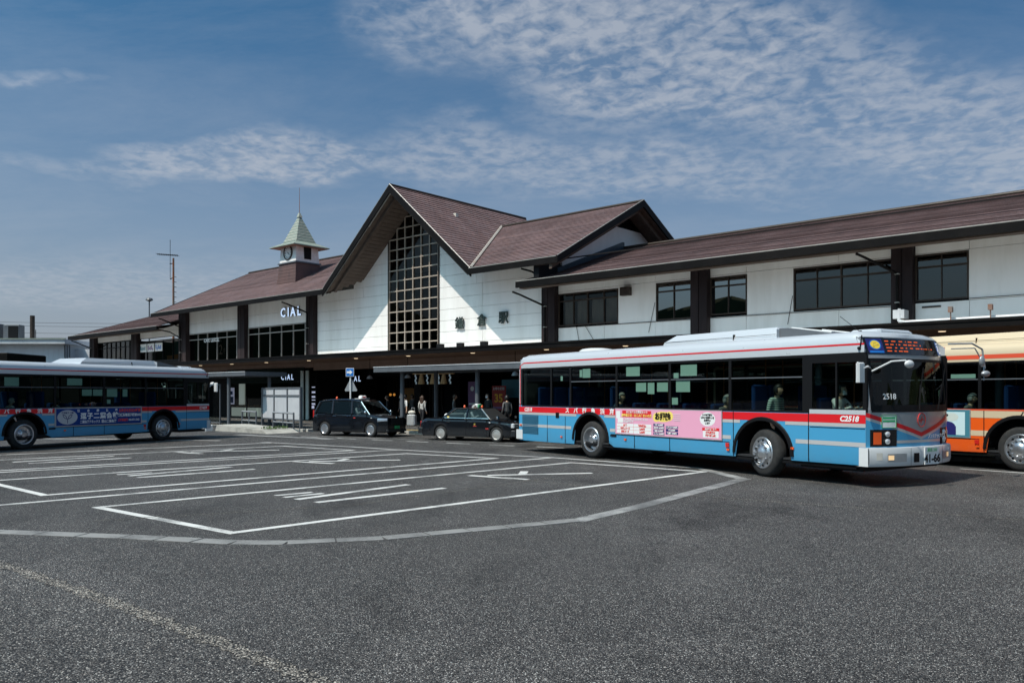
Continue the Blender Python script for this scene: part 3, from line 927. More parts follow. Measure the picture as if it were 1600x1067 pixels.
for a, b, zt, pp in ((-78.6, -77.55, 7.1, 6.95), (-69.9, -68.85, 7.2, None), (-61.45, -60.3, 8.4, 7.95), (-52.72, -51.80, 8.5, None), (-44.36, -43.55, 8.5, 7.95), (-24.80, -24.0, 8.3, 6.98), (-16.76, -16.0, 7.4, None), (-8.84, -8.13, 7.4, 6.98), (-0.5, 0.3, 7.4, None)):
    pillar(a, b, zt, pp)
m = MB(); m.path([(-24.9, YE + 0.2, 7.72), (-24.6, YE + 0.6, 7.6), (-24.4, 30.3, 7.25)], 0.045, 8); part('downpipe', m, 'fascia black')
m = MB(); m.path([(-62.3, YE + 0.2, 6.85), (-61.6, YE + 1.0, 6.6), (-61.2, 30.3, 6.2)], 0.045, 8); part('downpipe', m, 'fascia black')

# right-hand gable of the short upper roof
XG = -23.80
m = MB()
pg = [(29.2, 7.2), (42.6, 7.2), (42.6, 10.53), (29.2, 10.53)]
pg = clip(pg, -MS, 1, 8.0 - MS * 28.8 - 0.34); pg = clip(pg, MS, 1, 8.0 + MS * 43.2 - 0.34)
pg = clip(pg, -1, 0, -30.72)
m.prism(pg, XG - 0.1, XG, axis='x'); part('gable_wall', m, 'plaster white', label='white end wall under the right gable')
m = MB()
pd = [(32.0, 10.54), (40.5, 10.54), (40.5, 11.8), (32.0, 11.8)]
pd = clip(pd, -MS, 1, 8.0 - MS * 28.8 - 0.3); pd = clip(pd, MS, 1, 8.0 + MS * 43.2 - 0.3)
m.prism(pd, XG - 0.35, XG - 0.2, axis='x')
for k in range(5):
    zz = 10.6 + 0.14 * k
    m.box(XG - 0.2, XG - 0.12, 34.0 + 0.3 * k, 38.0 - 0.3 * k, zz, zz + 0.05)
part('gable_louvre', m, 'black')
m = MB(); m.box(XG - 0.3, XG + 0.02, 28.95, 30.72, 7.2, 7.95); part('eave_return', m, 'black')
for s in (1, -1):
    Y = lambda d: 36 + s * d
    m = MB()
    m.prism([(Y(0), 11.83), (Y(7.28), 8.03), (Y(7.28), 7.72), (Y(0), 11.48)], -22.62, -22.52, axis='x'); part('verge_board', m, 'fascia black')
    m = MB(); m.tube((-22.54, Y(0), 11.86), (-22.54, Y(7.26), 8.06), 0.022, 6); part('verge_trim', m, 'silver frame')
    m = MB()
    m.prism([(Y(0), 11.50), (Y(7.2), 7.75), (Y(7.2), 7.70), (Y(0), 11.45)], -23.8, -22.62, axis='x')
    m.prism([(Y(0), 11.46), (Y(7.2), 7.71), (Y(7.2), 7.50), (Y(0), 11.22)], -23.05, -22.9, axis='x')
    part('soffit', m, 'soffit wood')
m = MB()
m.prism([(30.3, 7.42), (36.0, 9.30), (36.0, 9.78), (35.85, 9.78), (30.3, 7.78)], XG, XG + 0.07, axis='x')
part('flashing', m, 'blue flashing')

# ---------------- canopy along the whole front
m = MB()
m.box(-82, 6, YC, YC + 0.08, 3.80, 4.06); m.box(-82, 6, YC - 0.03, YC, 3.98, 4.06)
cn = part('canopy', m, 'fascia black')
m = MB(); m.box(-82, 6, YC + 0.08, YW + 0.3, 4.02, 4.055)
sub('canopy_roof', m, 'bounce roofing', cn)  # unseen top made pale to bounce sunlight up the shaded wall
m = MB()
for k in range(26):
    x = -82 + 88 * k / 26
    m.box(x, x + 88 / 26 - 0.02, YC + 0.08, YW + 0.02, 3.795, 3.83)
sub('soffit_panel', m, 'soffit canopy', cn)
for x in (-58, -54, -49.8, -45.6, -41.0, -36.5, -32.1, -27.4, -22.8, -18.6, -14.4, -10.1, -6.7, -3):
    q = MB(); q.lathe([(0.001, 0), (0.10, 0), (0.12, 0.012)], (x, 28.3, 3.782), n=12); sub('downlight', q, 'downlight', cn)
m = MB(); m.box(-82, -44.0, YW, YW + 0.15, 3.5, 3.79); m.box(-44.0, 6, YW + 0.02, YW + 0.15, 3.32, 3.79); part('bulkhead', m, 'bulkhead')
m = MB(); m.path([(-8.42, 29.9, 4.75), (-8.42, 29.85, 4.32), (-8.2, 29.8, 4.28), (6, 29.8, 4.30)], 0.055, 8); m.box(-8.62, -8.25, 29.85, 30.38, 4.42, 4.72); part('roof_pipe', m, 'pale steel')
for x in (-30.84, -29.37, -27.7):
    m = MB(); m.box(x - .17, x + .17, 29.3, 29.55, 4.20, 4.42); m.box(x - .03, x + .03, 29.4, 29.46, 4.05, 4.2); part('floodlight', m, 'black')
for x in (-6.75, -5.6):
    m = MB(); m.tube((x, 29.6, 4.05), (x, 29.6, 4.55), 0.02, 6); m.box(x - .06, x + .06, 29.5, 29.7, 4.5, 4.68); part('bracket_lamp', m, 'rusty steel')
m = MB(); m.bbox(-20.32, -19.84, 30.42, 30.7, 6.2, 6.58, 0.02); m.box(-20.22, -20.0, 30.40, 30.42, 6.27, 6.5); part('vent_hood', m, 'dark frame')
m = MB(); m.box(-7.9, -7.3, 30.67, 30.70, 4.80, 4.86); part('vent_slot', m, 'dark frame')
m = MB()
for (a, b) in (((-22.9, 30.66, 5.02), (-22.7, 30.66, 4.1)), ((-22.4, 30.66, 5.0), (-21.9, 30.66, 4.3)), ((-18.63, 30.66, 5.8), (-18.95, 30.66, 4.5)), ((-12.5, 30.66, 5.6), (-12.7, 30.66, 4.5)), ((-24, 30.66, 4.97), (-8.9, 30.66, 4.93)), ((-8.1, 30.66, 5.02), (6, 30.66, 5.06))):
    m.tube(a, b, 0.011, 5)
part('cable', m, 'black')
# curtains behind the first window of the right wing
m = MB()
for x0, x1 in ((-23.85, -23.2), (-23.05, -22.4), (-22.2, -21.5), (-21.4, -20.7)):
    rws = []
    n = 36
    for z in (5.05, 5.6, 6.22):
        rws.append([(x0 + (x1 - x0) * i / n, 30.98 + 0.035 * math.sin(i * 1.35 + z) + 0.015 * math.sin(i * 0.6), z) for i in range(n + 1)])
    m.grid(rws)
part('curtain', m, 'curtain', smooth=True)

# posters and boards behind the far-left windows
for k, (a, b) in enumerate(((-68.9, -67.66), (-67.5, -66.27), (-66.1, -64.85))):
    m = MB(); m.box(a, b, 30.69, 30.72, 5.30, 5.97); p = part('poster', m, 'paper white')
    q = MB()
    rr = random.Random(k)
    for j in range(5):
        xx = a + .12 + j * .2; q.box(xx, xx + .13, 30.682, 30.69, 5.38 + rr.uniform(0, .12), 5.55 + rr.uniform(.05, .33))
    sub('print', q, ('poster teal', 'poster violet', 'sign blue')[k], p)
m = MB(); m.box(-64.9, -64.0, 31.1, 31.2, 4.5, 4.92); m.box(-63.85, -62.95, 31.1, 31.2, 4.5, 4.98); part('counter_board', m, 'wood orange')
m = MB(); m.box(-64.7, -62.2, 31.6, 31.65, 4.4, 6.1); part('wall_board', m, 'poster teal')
m = MB(); m.box(-74.6, -73.6, 31.2, 31.25, 5.1, 5.7); m.box(-75.9, -75.0, 31.4, 31.45, 4.4, 5.7); part('notice', m, 'counter white')

# ---------------- ground floor: kiosk, entrance and dark concourse
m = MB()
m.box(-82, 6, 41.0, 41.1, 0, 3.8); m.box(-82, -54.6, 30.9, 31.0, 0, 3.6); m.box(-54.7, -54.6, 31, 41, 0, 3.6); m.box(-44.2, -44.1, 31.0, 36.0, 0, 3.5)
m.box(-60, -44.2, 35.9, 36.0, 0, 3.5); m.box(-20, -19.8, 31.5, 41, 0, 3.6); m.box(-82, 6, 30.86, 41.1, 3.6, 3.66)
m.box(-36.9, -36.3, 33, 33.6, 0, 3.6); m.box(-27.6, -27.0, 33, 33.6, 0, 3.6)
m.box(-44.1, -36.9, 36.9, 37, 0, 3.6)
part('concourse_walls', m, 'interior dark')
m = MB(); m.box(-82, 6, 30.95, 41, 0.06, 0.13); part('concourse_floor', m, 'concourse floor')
# kiosk front with black header
m = MB()
m.box(-54.6, -44.9, 30.62, 30.9, 2.52, 3.52); m.box(-54.6, -44.2, 30.60, 30.66, 0.1, 0.2)
for x in (-54.6, -52.0, -49.2, -46.4): m.box(x, x + 0.07, 30.64, 30.72, 0.2, 2.52)
kf = part('shop_front', m, 'black gloss', label='black glazed front of the corner kiosk')
for a, b in ((-54.5, -52.0), (-51.9, -49.2), (-49.1, -46.4), (-46.3, -45.1)):
    q = MB(); q.add([(a, 30.68, .2), (b, 30.68, .2), (b, 30.68, 2.52), (a, 30.68, 2.52)], [(0, 1, 2, 3)]); sub('pane', q, 'shop glass', kf)
for (a, b) in ((-45.12, -44.82), (-44.55, -44.24)):
    m = MB(); m.box(a, b, 30.5, 30.56, 0.15, 3.3); part('glass_fin', m, 'counter white')
m = MB()
for a, b in ((-54.5, -52.72), (-52.55, -51.2), (-50.9, -49.9)):
    m.box(a, b, 30.95, 31.6, 0.2, 0.83)
ct = part('counter', m, 'kiosk glow')
q = MB(); q.box(-54.5, -49.9, 30.9, 31.62, 0.83, 0.88)
sub('counter_top', q, 'black', ct)
q = MB()
for k in range(9):
    x = -53.9 + 0.45 * k; q.box(x, x + 0.3, 31.0, 31.3, 0.88, 0.94 + 0.05 * (k % 3))
sub('goods', q, 'wood orange', ct)
m = MB(); m.box(-55.0, -53.9, 31.6, 31.7, 1.0, 2.9); part('shop_column', m, 'kiosk glow')
m = MB(); m.box(-54.55, -53.9, 30.8, 30.84, 1.05, 2.25); p = part('poster', m, 'lit white')
q = MB(); q.box(-54.48, -53.97, 30.79, 30.80, 1.15, 1.6); q.box(-54.4, -54.05, 30.785, 30.79, 1.75, 2.0); sub('print', q, 'sign blue', p)
# lit floor guide at the entrance
m = MB(); m.box(-45.08, -44.15, 31.30, 31.36, 0.75, 2.35); p = part('floor_guide', m, 'black gloss', label='dark lit floor guide board by the entrance')
q = MB()
for k, z in enumerate((2.22, 1.92, 1.86, 1.62, 1.56, 1.38, 1.15, 1.09)):
    q.box(-45.0, -44.95 + (0.6 if k % 3 else 0.3), 31.285, 31.30, z, z + 0.05)
q.box(-45.0, -44.75, 31.285, 31.3, .85, 1.02)
sub('print', q, 'lit white', p)
m = MB(); m.box(-44.0, -37.0, 34.0, 34.1, 2.95, 3.4); part('entrance_header', m, 'black')
m = MB()
for k in range(18): m.box(-43.2 + k * .28, -43.12 + k * .28, 36.7, 36.85, 0.1, 3.0)
part('slat_screen', m, 'dark frame')
m = MB(); m.box(-42.0, -40.4, 36.6, 36.66, 1.2, 2.2); part('wall_board', m, 'wood orange')
for x in (-42.9, -42.5): 
    m = MB(); m.sphere((x, 36.2, 1.75), 0.09); part('lamp_globe', m, 'amber lamp', smooth=True)
# ---------------------------------------------------------------- clock tower on the left roof
CT = bthing('clock_tower', 'small white clock tower with a green copper spire on the left roof', 'clock tower', -48.02, 32.38, 8.8)


def tw(name, mb, mats, parent=CT, smooth=False): return mb.build(name, mats, parent, smooth)


def frustum(m, hx0, hy0, z0, hx1, hy1, z1, mat=0):
    v = [(-hx0, -hy0, z0), (hx0, -hy0, z0), (hx0, hy0, z0), (-hx0, hy0, z0), (-hx1, -hy1, z1), (hx1, -hy1, z1), (hx1, hy1, z1), (-hx1, hy1, z1)]
    m.add(v, [(0, 3, 2, 1), (4, 5, 6, 7), (0, 1, 5, 4), (1, 2, 6, 5), (2, 3, 7, 6), (3, 0, 4, 7)], mat)


m = MB()
n = 9
for k in range(n):    # overlapping boards of the flared base
    za = -0.1 + 2.02 * k / n; zb_ = za + 2.02 / n
    f = lambda z: 1.0 + 0.16 * (1 - z / 1.92) * (1 if z < 1.92 else 0)
    frustum(m, 1.00 * f(za) + .012, .96 * f(za) + .012, za, 1.0 * f(zb_), .96 * f(zb_), zb_)
tw('base', m, 'tower boards')
m = MB(); frustum(m, 1.09, 1.05, 1.90, 1.07, 1.03, 1.99); tw('base_trim', m, 'grey steel')
m = MB(); frustum(m, 0.98, 0.94, 1.99, 0.90, 0.86, 3.3); tw('tower_body', m, 'tower white')
m = MB()
for k in range(1, 5):
    z = 1.99 + 1.31 * k / 5; f = 0.98 - 0.08 * k / 5
    for sx in (1, -1): m.box(sx * f - .006, sx * f + .006, -.9, .9, z, z + .008)
    m.box(-.9, .9, -(f - .04) - .006, -(f - .04) + .006, z, z + .008)
tw('board_line', m, 'curtain')
for ang in (0, PI / 2):
    m = MB()
    m.lathe([(0.43, 0.0), (0.43, -0.08), (0.50, -0.08), (0.50, 0.0)], (0, 0, 0), axis='y', n=28)
    c = tw('clock', m, 'dark frame', smooth=False) if ang == 0 else None
    if c:
        c.location = (0.03, -0.905, 2.63)
        q = MB(); q.lathe([(0.001, -0.03), (0.45, -0.03)], axis='y', n=28); tw('dial', q, 'paper white', c)
        q = MB()
        for h in range(12):
            a = 2 * PI * h / 12; d = Vector((math.sin(a), 0, math.cos(a))); t = Vector((math.cos(a), 0, -math.sin(a)))
            w = .022 if h % 3 else .035
            p0 = d * .29; p1 = d * .37
            y = Vector((0, -.036, 0))
            q.add([p0 - t * w + y, p0 + t * w + y, p1 + t * w + y, p1 - t * w + y], [(0, 1, 2, 3)])
        tw('numerals', q, 'black', c)
        q = MB()
        for a, L, w, yy in ((R(118), .20, .022, -.045), (R(112 + 20), .30, .014, -.05)):
            d = Vector((math.sin(a), 0, math.cos(a))); t = Vector((math.cos(a), 0, -math.sin(a))); y = Vector((0, yy, 0))
            q.add([-t * w - d * .06 + y, t * w - d * .06 + y, t * w * .5 + d * L + y, -t * w * .5 + d * L + y], [(0, 1, 2, 3)])
        tw('clock_hand', q, 'black', c)
m = MB(); m.box(0.90, 0.985, -0.28, 0.28, 2.2, 3.12)
lv = tw('louvre', m, 'black')
q = MB()
for k in range(9): q.box(0.985, 1.0, -0.27, 0.27, 2.24 + k * .098, 2.28 + k * .098)
tw('slat', q, 'fascia black', lv)
m = MB(); frustum(m, 1.46, 1.42, 3.00, 0.9, 0.9, 3.14); tw('eave_soffit', m, 'soffit canopy')
m = MB(); frustum(m, 1.50, 1.46, 3.02, 1.48, 1.44, 3.08); tw('eave_edge', m, 'copper green')
m = MB(); frustum(m, 1.49, 1.45, 3.07, 0.80, 0.78, 3.40)
n = 17
for k in range(n):
    z0 = 3.42 + 1.78 * k / n; z1 = 3.42 + 1.78 * (k + 1) / n
    a = 0.70 * (1 - k / n) + 0.09; b = 0.70 * (1 - (k + 1) / n) + 0.09
    frustum(m, a + .018, a, z0, b, b - .015, z1, 1 if k % 2 else 0)
tw('spire', m, ['copper green', 'copper pale'])
m = MB(); frustum(m, .15, .15, 5.2, .05, .05, 5.5); tw('spire_cap', m, 'copper pale')
m = MB(); m.tube((0, 0, 5.45), (0, 0, 7.25), 0.022, 6, r2=0.012); tw('lightning_rod', m, 'rusty steel')

# ---------------------------------------------------------------- lettering on the building
def letters(name, label, chars, size, x0, dx, y, z, mat, cat='sign', ext=0.05, group=None, dzs=None, bold=0.0, sx=1.0, body='letter side', lit=False):
    t = bthing(name, label, cat, x0, y, z)
    for k, ch in enumerate(chars):
        dz = dzs[k] if dzs else 0
        if ch == ' ': continue
        o = text('letter', ch, size, mat, t, (dx * k if not isinstance(dx, (list, tuple)) else dx[k], -ext, dz), ext=0.004 if not lit else 0.01, bold=bold, sx=sx)
        if body:
            b = text('letter_return', ch, size, body, o, (0, 0, -ext * 0.55), rot=(0, 0, 0), ext=ext * 0.5, bold=bold + 0.004)
    return t


letters('station_name_sign', 'dark bronze station name characters fixed to the white wall right of the tall window', '鎌倉駅', 0.66, -30.62, [0, 1.63, 3.15], YW - 0.06, 5.60, 'bronze letter', ext=0.06, body='bronze letter', bold=0.006, dzs=(-.06, 0.0, 0.05))
letters('shop_sign', 'silver CIAL letters with an added glow on the white wall above the left upper windows', 'CIAL', 0.84, -47.28, [0, 0.62, 1.16, 1.85], YW - 0.05, 7.20, 'lit letter', ext=0.06, bold=0.02)  # glow added to lift these letters off the shaded wall
letters('shop_sign', 'blue-lit CIAL letters on the black header of the corner kiosk', 'CIAL', 0.50, -47.3, [0, 0.38, 0.72, 1.14], 30.60, 2.90, 'lit letter', ext=0.03, bold=0.012)
letters('shop_sign', 'blue-lit CIAL letters over the dark entrance behind the one-way sign', 'CIAL', 0.50, -44.55, [0, 0.38, 0.72, 1.14], 33.98, 2.80, 'lit letter', ext=0.03, bold=0.012)
letters('shop_sign', 'small pale CAFE letters across a left upper window', ['CAFE', 'LEXCEL'], 0.36, -57.55, [0, 1.20], YW - 0.03, 5.80, 'sign white', ext=0.012, body=None, bold=0.008)
t = bthing('window_lettering', 'grey 2F numerals on an upper left window pane', 'sign', -55.5, YW + 0.1, 5.0)
text('letter', '2', 1.05, 'silver frame', t, (-0.25, 0, 0.05), ext=0.003); text('letter', 'F', 0.55, 'silver frame', t, (0.28, 0, -0.05), ext=0.003)
text('letter', 'FLOOR', 0.42, 'dark frame', t, (1.35, 0, 0.55), ext=0.003)
t = bthing('kiosk_sign', 'small white lit lettering inside the kiosk window', 'sign', -49.7, 30.85, 2.0)
text('letter', 'KAMAKURA', 0.26, 'sign white', t, (0, 0, 0), ext=0.004, bold=0.006)

# ---------------------------------------------------------------- pavement and kerbs
m = MB()
m.box(-110, -41.0, 21.2, 30.95, 0, 0.12); m.box(-41.0, -33.0, 22.6, 30.95, 0, 0.121); m.box(-33.0, 20, 24.4, 30.95, 0, 0.12)
tag(m.build('pavement', 'pavement asphalt', loc=(0, 0, 0)), 'raised grey pavement along the station front', kind='structure')
pv = bpy.data.objects['pavement']; pv.rotation_euler = (0, 0, BA)
ks = tag(bpy.data.objects.new('kerb', None), 'pale stone kerb along the pavement', kind='structure'); COL.objects.link(ks); ks.rotation_euler = (0, 0, BA)
def kerb_run(x0, x1, y, vert=False):
    n = max(1, int(abs(x1 - x0) / 1.0)); d = (x1 - x0) / n
    for k in range(n):
        q = MB(); a = x0 + d * k + .006; b = x0 + d * (k + 1) - .006
        if vert: q.bbox(y - 0.17, y, a, b, 0.0, 0.135, 0.015)
        else: q.bbox(a, b, y - 0.17, y, 0.0, 0.135, 0.015)
        q.build('kerb_stone', 'concrete', ks)
kerb_run(-64, -41.0, 21.2); kerb_run(-40.8, -33.0, 22.6); kerb_run(-33.0, 4, 24.4); kerb_run(22.6, 24.4, -32.83, True); kerb_run(21.2, 22.6, -40.83, True)
m = MB(); m.box(-32.5, 3, 25.2, 25.5, 0.121, 0.128)
tt = m.build('tactile_paving', 'poster yellow'); tt.rotation_euler = (0, 0, BA); tag(tt, 'yellow tactile paving strip along the pavement', kind='structure')
dirty('poster yellow2', (0.45, 0.33, 0.12), (0.33, 0.25, 0.1), 2.0)
tt.data.materials[0] = MATS['poster yellow2']

# low concrete planter at the end of the island
PL = bthing('planter', 'low tapered concrete planter kerb at the island end', 'planter', -35.2, 21.0)
m = MB()
m.prism([(-1.9, 0), (2.7, 0), (2.2, 0.16), (-1.75, 0.30)], -0.8, 0.9); m.build('base', 'concrete', PL)
m = MB(); m.prism([(-1.6, 0.292), (2.0, 0.168), (2.0, 0.19), (-1.6, 0.315)], -0.55, 0.65); m.build('soil', 'concrete', PL)
m = MB(); rr = random.Random(3)
for k in range(90):
    x = rr.uniform(1.7, 2.3); y = rr.uniform(-.5, .6); z = .17; a = rr.uniform(0, 6.3); s = rr.uniform(.03, .07)
    m.add([(x, y, z), (x + s * math.cos(a), y + s * math.sin(a), z + rr.uniform(.04, .2)), (x + s * math.cos(a + 1.2), y + s * math.sin(a + 1.2), z + rr.uniform(.03, .15))], [(0, 1, 2)])
pmat('leaf green', (0.07, 0.13, 0.03), 0.6)
o = m.build('grass', 'leaf green', PL); o['kind'] = 'stuff'
MK = bthing('kerb_marker', 'small white block at the corner of the planter', 'marker', -37.5, 20.0); m = MB(); m.bbox(-.2, .2, -.2, .2, 0, 0.3, 0.03); m.build('block', 'sign white', MK)


def shelter(name, label, x0, x1, y0, y1, z, posts, group=None, glassp=()):
    t = bthing(name, label, 'bus shelter', (x0 + x1) / 2, (y0 + y1) / 2)
    cx, cy = (x0 + x1) / 2, (y0 + y1) / 2
    m = MB()
    m.box(x0 - cx, x1 - cx, y0 - cy, y1 - cy, z - 0.06, z)
    m.box(x0 - cx, x1 - cx, y0 - cy - .05, y0 - cy, z - 0.20, z + 0.03); m.box(x0 - cx, x1 - cx, y1 - cy, y1 - cy + .05, z - 0.20, z + 0.03)
    m.box(x0 - cx - .05, x0 - cx, y0 - cy - .05, y1 - cy + .05, z - 0.20, z + 0.03); m.box(x1 - cx, x1 - cx + .05, y0 - cy - .05, y1 - cy + .05, z - 0.20, z + 0.03)
    r = m.build('shelter_roof', 'grey steel', t)
    q = MB(); q.box(x0 - cx - .06, x1 - cx + .06, y0 - cy - .07, y0 - cy - .05, z + 0.005, z + 0.035); q.build('roof_trim', 'pale steel', r)
    for (px, py) in posts:
        q = MB(); q.tube((px - cx, py - cy, 0.1), (px - cx, py - cy, z - 0.1), 0.095, 14); q.lathe([(0.17, 0.1), (0.17, 0.14), (0.1, 0.15)], (px - cx, py - cy, 0.0), n=14)
        shade_auto(q.build('post', 'grey steel', t))
    for (a, b, py, za, zb2) in glassp:
        q = MB(); q.box(a - cx, b - cx, py - cy - .01, py - cy + .01, za, zb2); g = q.build('glass_panel', 'shelter glass', t)
        q = MB()
        for xx in (a, b): q.box(xx - cx - .03, xx - cx + .03, py - cy - .03, py - cy + .03, .12, zb2 + .05)
        q.box(a - cx, b - cx, py - cy - .025, py - cy + .025, zb2, zb2 + .05); q.box(a - cx, b - cx, py - cy - .025, py - cy + .025, za - .05, za)
        q.build('frame', 'grey steel', g)
    return t


shelter('walkway_shelter', 'long flat grey steel shelter roof on round posts before the dark concourse', -27.8, 0, 22.6, 25.6, 2.95, [(-26.7, 23.2), (-22.2, 23.2), (-17.7, 23.2), (-13.2, 23.2), (-8.7, 23.2), (-4.2, 23.2), (-26.7, 25.2), (-17.7, 25.2)])
shelter('bus_stop_shelter', 'short flat grey shelter with glass screens behind the left bus', -54, -38.4, 22.6, 25.0, 2.95, [(-40.6, 22.9), (-38.7, 24.2), (-45.5, 22.9), (-50.5, 22.9)], glassp=[(-43.6, -41.7, 23.0, .25, 2.3), (-46.8, -44.9, 23.0, .25, 2.3)])
# three-panel notice board beside the kerb
NB = bthing('notice_board', 'three-panel grey notice board on steel legs beside the railing', 'notice board', -36.2, 23.3)
NB.rotation_euler = (0, 0, BA + math.atan2(22.95 - 23.98, 5.0))
m = MB()
for x in (-2.6, -0.85, 0.95, 2.6): m.box(x - .06, x + .06, -.06, .06, 0.1, 2.12)
m.box(-2.6, 2.6, -.05, .05, 2.06, 2.14); m.box(-2.6, 2.6, -.05, .05, 0.48, 0.55); m.box(-2.6, 2.6, -.055, .055, 1.68, 1.76)
m.build('frame', 'grey steel', NB)
for a, b in ((-2.54, -.91), (-.79, .89), (1.01, 2.54)):
    q = MB(); q.box(a, b, -.02, .02, .55, 1.68); q.build('panel', 'board face', NB)
    q = MB(); q.box(a, b, -.02, .02, 1.76, 2.06); q.build('header_panel', 'board face', NB)
for (cx, cy, ln, lab) in ((-38.3, 22.75, 2.1, 'low grey hoop railing at the left foot of the notice board'), (-34.6, 22.4, 2.6, 'low grey hoop railing in front of the notice board')):
    G = bthing('guard_rail', lab, 'railing', cx, cy, group='hoop railings by the notice board', rz=math.atan2(-1.0, 5))
    m = MB()
    for x in (-ln / 2, 0, ln / 2): m.tube((x, 0, 0), (x, 0, 0.9), 0.045, 8)
    m.build('post', 'grey steel', G)
    q = MB(); q.tube((-ln / 2, 0, 0.88), (ln / 2, 0, 0.88), 0.045, 8); q.tube((-ln / 2, 0, 0.42), (ln / 2, 0, 0.42), 0.03, 8); q.build('rail', 'galvanised', G)

# one-way sign
SG = thing('one_way_sign', 'blue one-way arrow sign on a white pole behind the black van taxi', 'road sign', (-8.1, 40.6, 0.0), R(-14))
m = MB(); m.tube((0, 0, 0), (0, 0, 3.0), 0.04, 10); m.build('pole', 'sign white', SG)
m = MB(); m.bbox(-.22, .22, -.075, -.055, 2.68, 3.10, 0.004); pl = m.build('sign_plate', 'sign white', SG)
q = MB(); q.box(-.20, .20, -.08, -.075, 2.70, 3.08); q.build('face', 'sign blue', pl)
q = MB(); q.prism([(-.16, 2.84), (.0, 2.84), (.0, 2.77), (.15, 2.89), (.0, 3.01), (.0, 2.94), (-.16, 2.94)], -.086, -.081); q.build('arrow', 'sign white', pl)
m = MB(); m.prism([(-.34, 2.0), (-.30, 1.94), (.30, 1.94), (.34, 2.0), (.05, 2.54), (-.05, 2.54)], 0.05, 0.065); m.build('triangle_plate', 'galvanised', SG)

# straw ropes and paper streamers under the shelter
DC = bthing('festive_rope', 'straw rope with tassels and white paper streamers hanging under the shelter', 'decoration', -30.9, 29.0)
m = MB(); m.tube((-1.6, 0, 2.88), (1.5, 0, 2.86), 0.045, 8); m.build('rope', 'straw', DC)
for x in (-0.95, -0.05, 0.75):
    q = MB(); q.lathe([(.04, 2.86), (.09, 2.78), (.15, 2.5), (.19, 2.32), (.001, 2.32)], (x, 0, 0), n=10); q.build('tassel', 'straw', DC)
for x in (-1.4, -0.5, .35, 1.2):
    q = MB()
    for k in range(4): q.box(x - .05 + (.03 if k % 2 else -.03), x + .05 + (.03 if k % 2 else -.03), -.005 + k * .002, .005 + k * .002, 2.84 - .13 * (k + 1), 2.84 - .13 * k)
    q.build('streamer', 'paper white', DC)
for x, y, lab in ((-32.94, 29.0, 'dome lamp hanging left of the straw rope'), (-36.14, 29.0, 'dome lamp hanging beside the entrance lettering'), (-24.75, 28.4, 'pair of pale dome lamps right of the shelter post')):
    t = bthing('hanging_lamp', lab, 'lamp', x, y)
    m = MB(); m.tube((0, 0, 2.8), (0, 0, 3.79), 0.015, 6); m.build('stem', 'black', t)
    m = MB(); m.lathe([(0.03, 2.85), (.12, 2.8), (.2, 2.66), (.001, 2.68)], n=14); shade_auto(m.build('lamp_shade', 'galvanised', t))
# posters inside the concourse
t = bthing('poster_stand', 'red poster with yellow numerals inside the dark concourse', 'poster', -29.6, 32.6)
m = MB(); m.box(-.5, .5, 0, .05, .9, 2.25); b = m.build('board', 'poster red', t)
text('numeral', '35', 0.62, 'poster yellow', t, (0, -.012, 1.55), ext=.004, bold=.02); text('caption', 'お得な定期', 0.17, 'sign white', t, (0, -.012, 2.08), ext=.003)
q = MB(); q.box(-.42, .42, -.01, 0, 1.0, 1.12); q.build('print', 'poster violet', t)
t = bthing('poster_stand', 'tall violet poster beside the shelter post', 'poster', -31.6, 32.6); m = MB(); m.box(-.33, .33, 0, .05, 1.0, 2.5); m.build('board', 'poster violet', t)
q = MB(); q.sphere((0.0, -.01, 2.1), .14, sc=(1, .08, 1)); q.box(-.25, .25, -.01, 0, 1.2, 1.3); q.build('print', 'paper white', t)
t = bthing('information_board', 'teal board high on the concourse wall', 'board', -28.9, 33.4); m = MB(); m.box(-1.2, 1.2, 0, .05, 1.6, 2.6); m.build('board', 'poster teal', t)
t = bthing('ticket_screen', 'grey partition panels at the right of the concourse', 'partition', -25.8, 31.2); m = MB(); m.box(-1.0, .2, 0, .06, .13, 1.75); m.box(.25, 1.4, 0.1, .16, .13, 2.5); m.build('panel', 'dark frame', t)

# ---------------------------------------------------------------- behind the station
B2 = thing('grey_building', 'low grey clad building with a flat roof behind the left bus', 'building', (-55, 88, 0))
m = MB(); m.box(-6, 8.0, -3.0, 8, 0, 7.0); m.box(8.0, 10.6, -1.0, 8, 0, 6.6); m.box(-16, -6, -1.5, 8, 0, 6.6)
for k in range(26): m.box(-5.9 + .53 * k, -5.88 + .53 * k, -3.02, -3, 3.0, 7.0)
m.build('wall', 'grey siding', B2)
m = MB(); m.box(-6.8, 8.6, -4.0, 8.5, 7.0, 7.5); m.box(-16.5, -6.8, -2.2, 8.5, 6.8, 7.15); m.build('roof', 'pale steel', B2)
m = MB(); m.box(-6.9, 8.7, -4.1, -4.0, 7.45, 7.56); m.build('roof_edge', 'copper green', B2)
for x, w, h in ((1.7, 1.7, .8), (3.6, 1.7, 1.7), (5.7, 1.7, 1.6)):
    t = thing('air_conditioner', 'dark rooftop air conditioner %s on the grey building' % {1.7: 'lowest of three', 3.6: 'tallest of three in the middle', 5.7: 'beside the chimney'}[x], 'air conditioner', (-55 + x - 3.6, 88 - 2, 7.5), group='rooftop air conditioners')
    m = MB(); m.bbox(-w / 2, w / 2, -.5, .5, 0, h, .04); m.build('case', 'grey steel', t)
    m = MB(); m.box(-w / 2 + .55, w / 2 - .1, -.53, -.5, .1, h - .15); m.build('grille', 'black', t)
m = MB(); m.tube((4.05, -2, 7.5), (4.05, -2, 10.1), .24, 10); m.tube((4.4, -2, 7.5), (4.4, -2, 8.6), .04, 6); m.build('chimney', 'dark frame', B2)
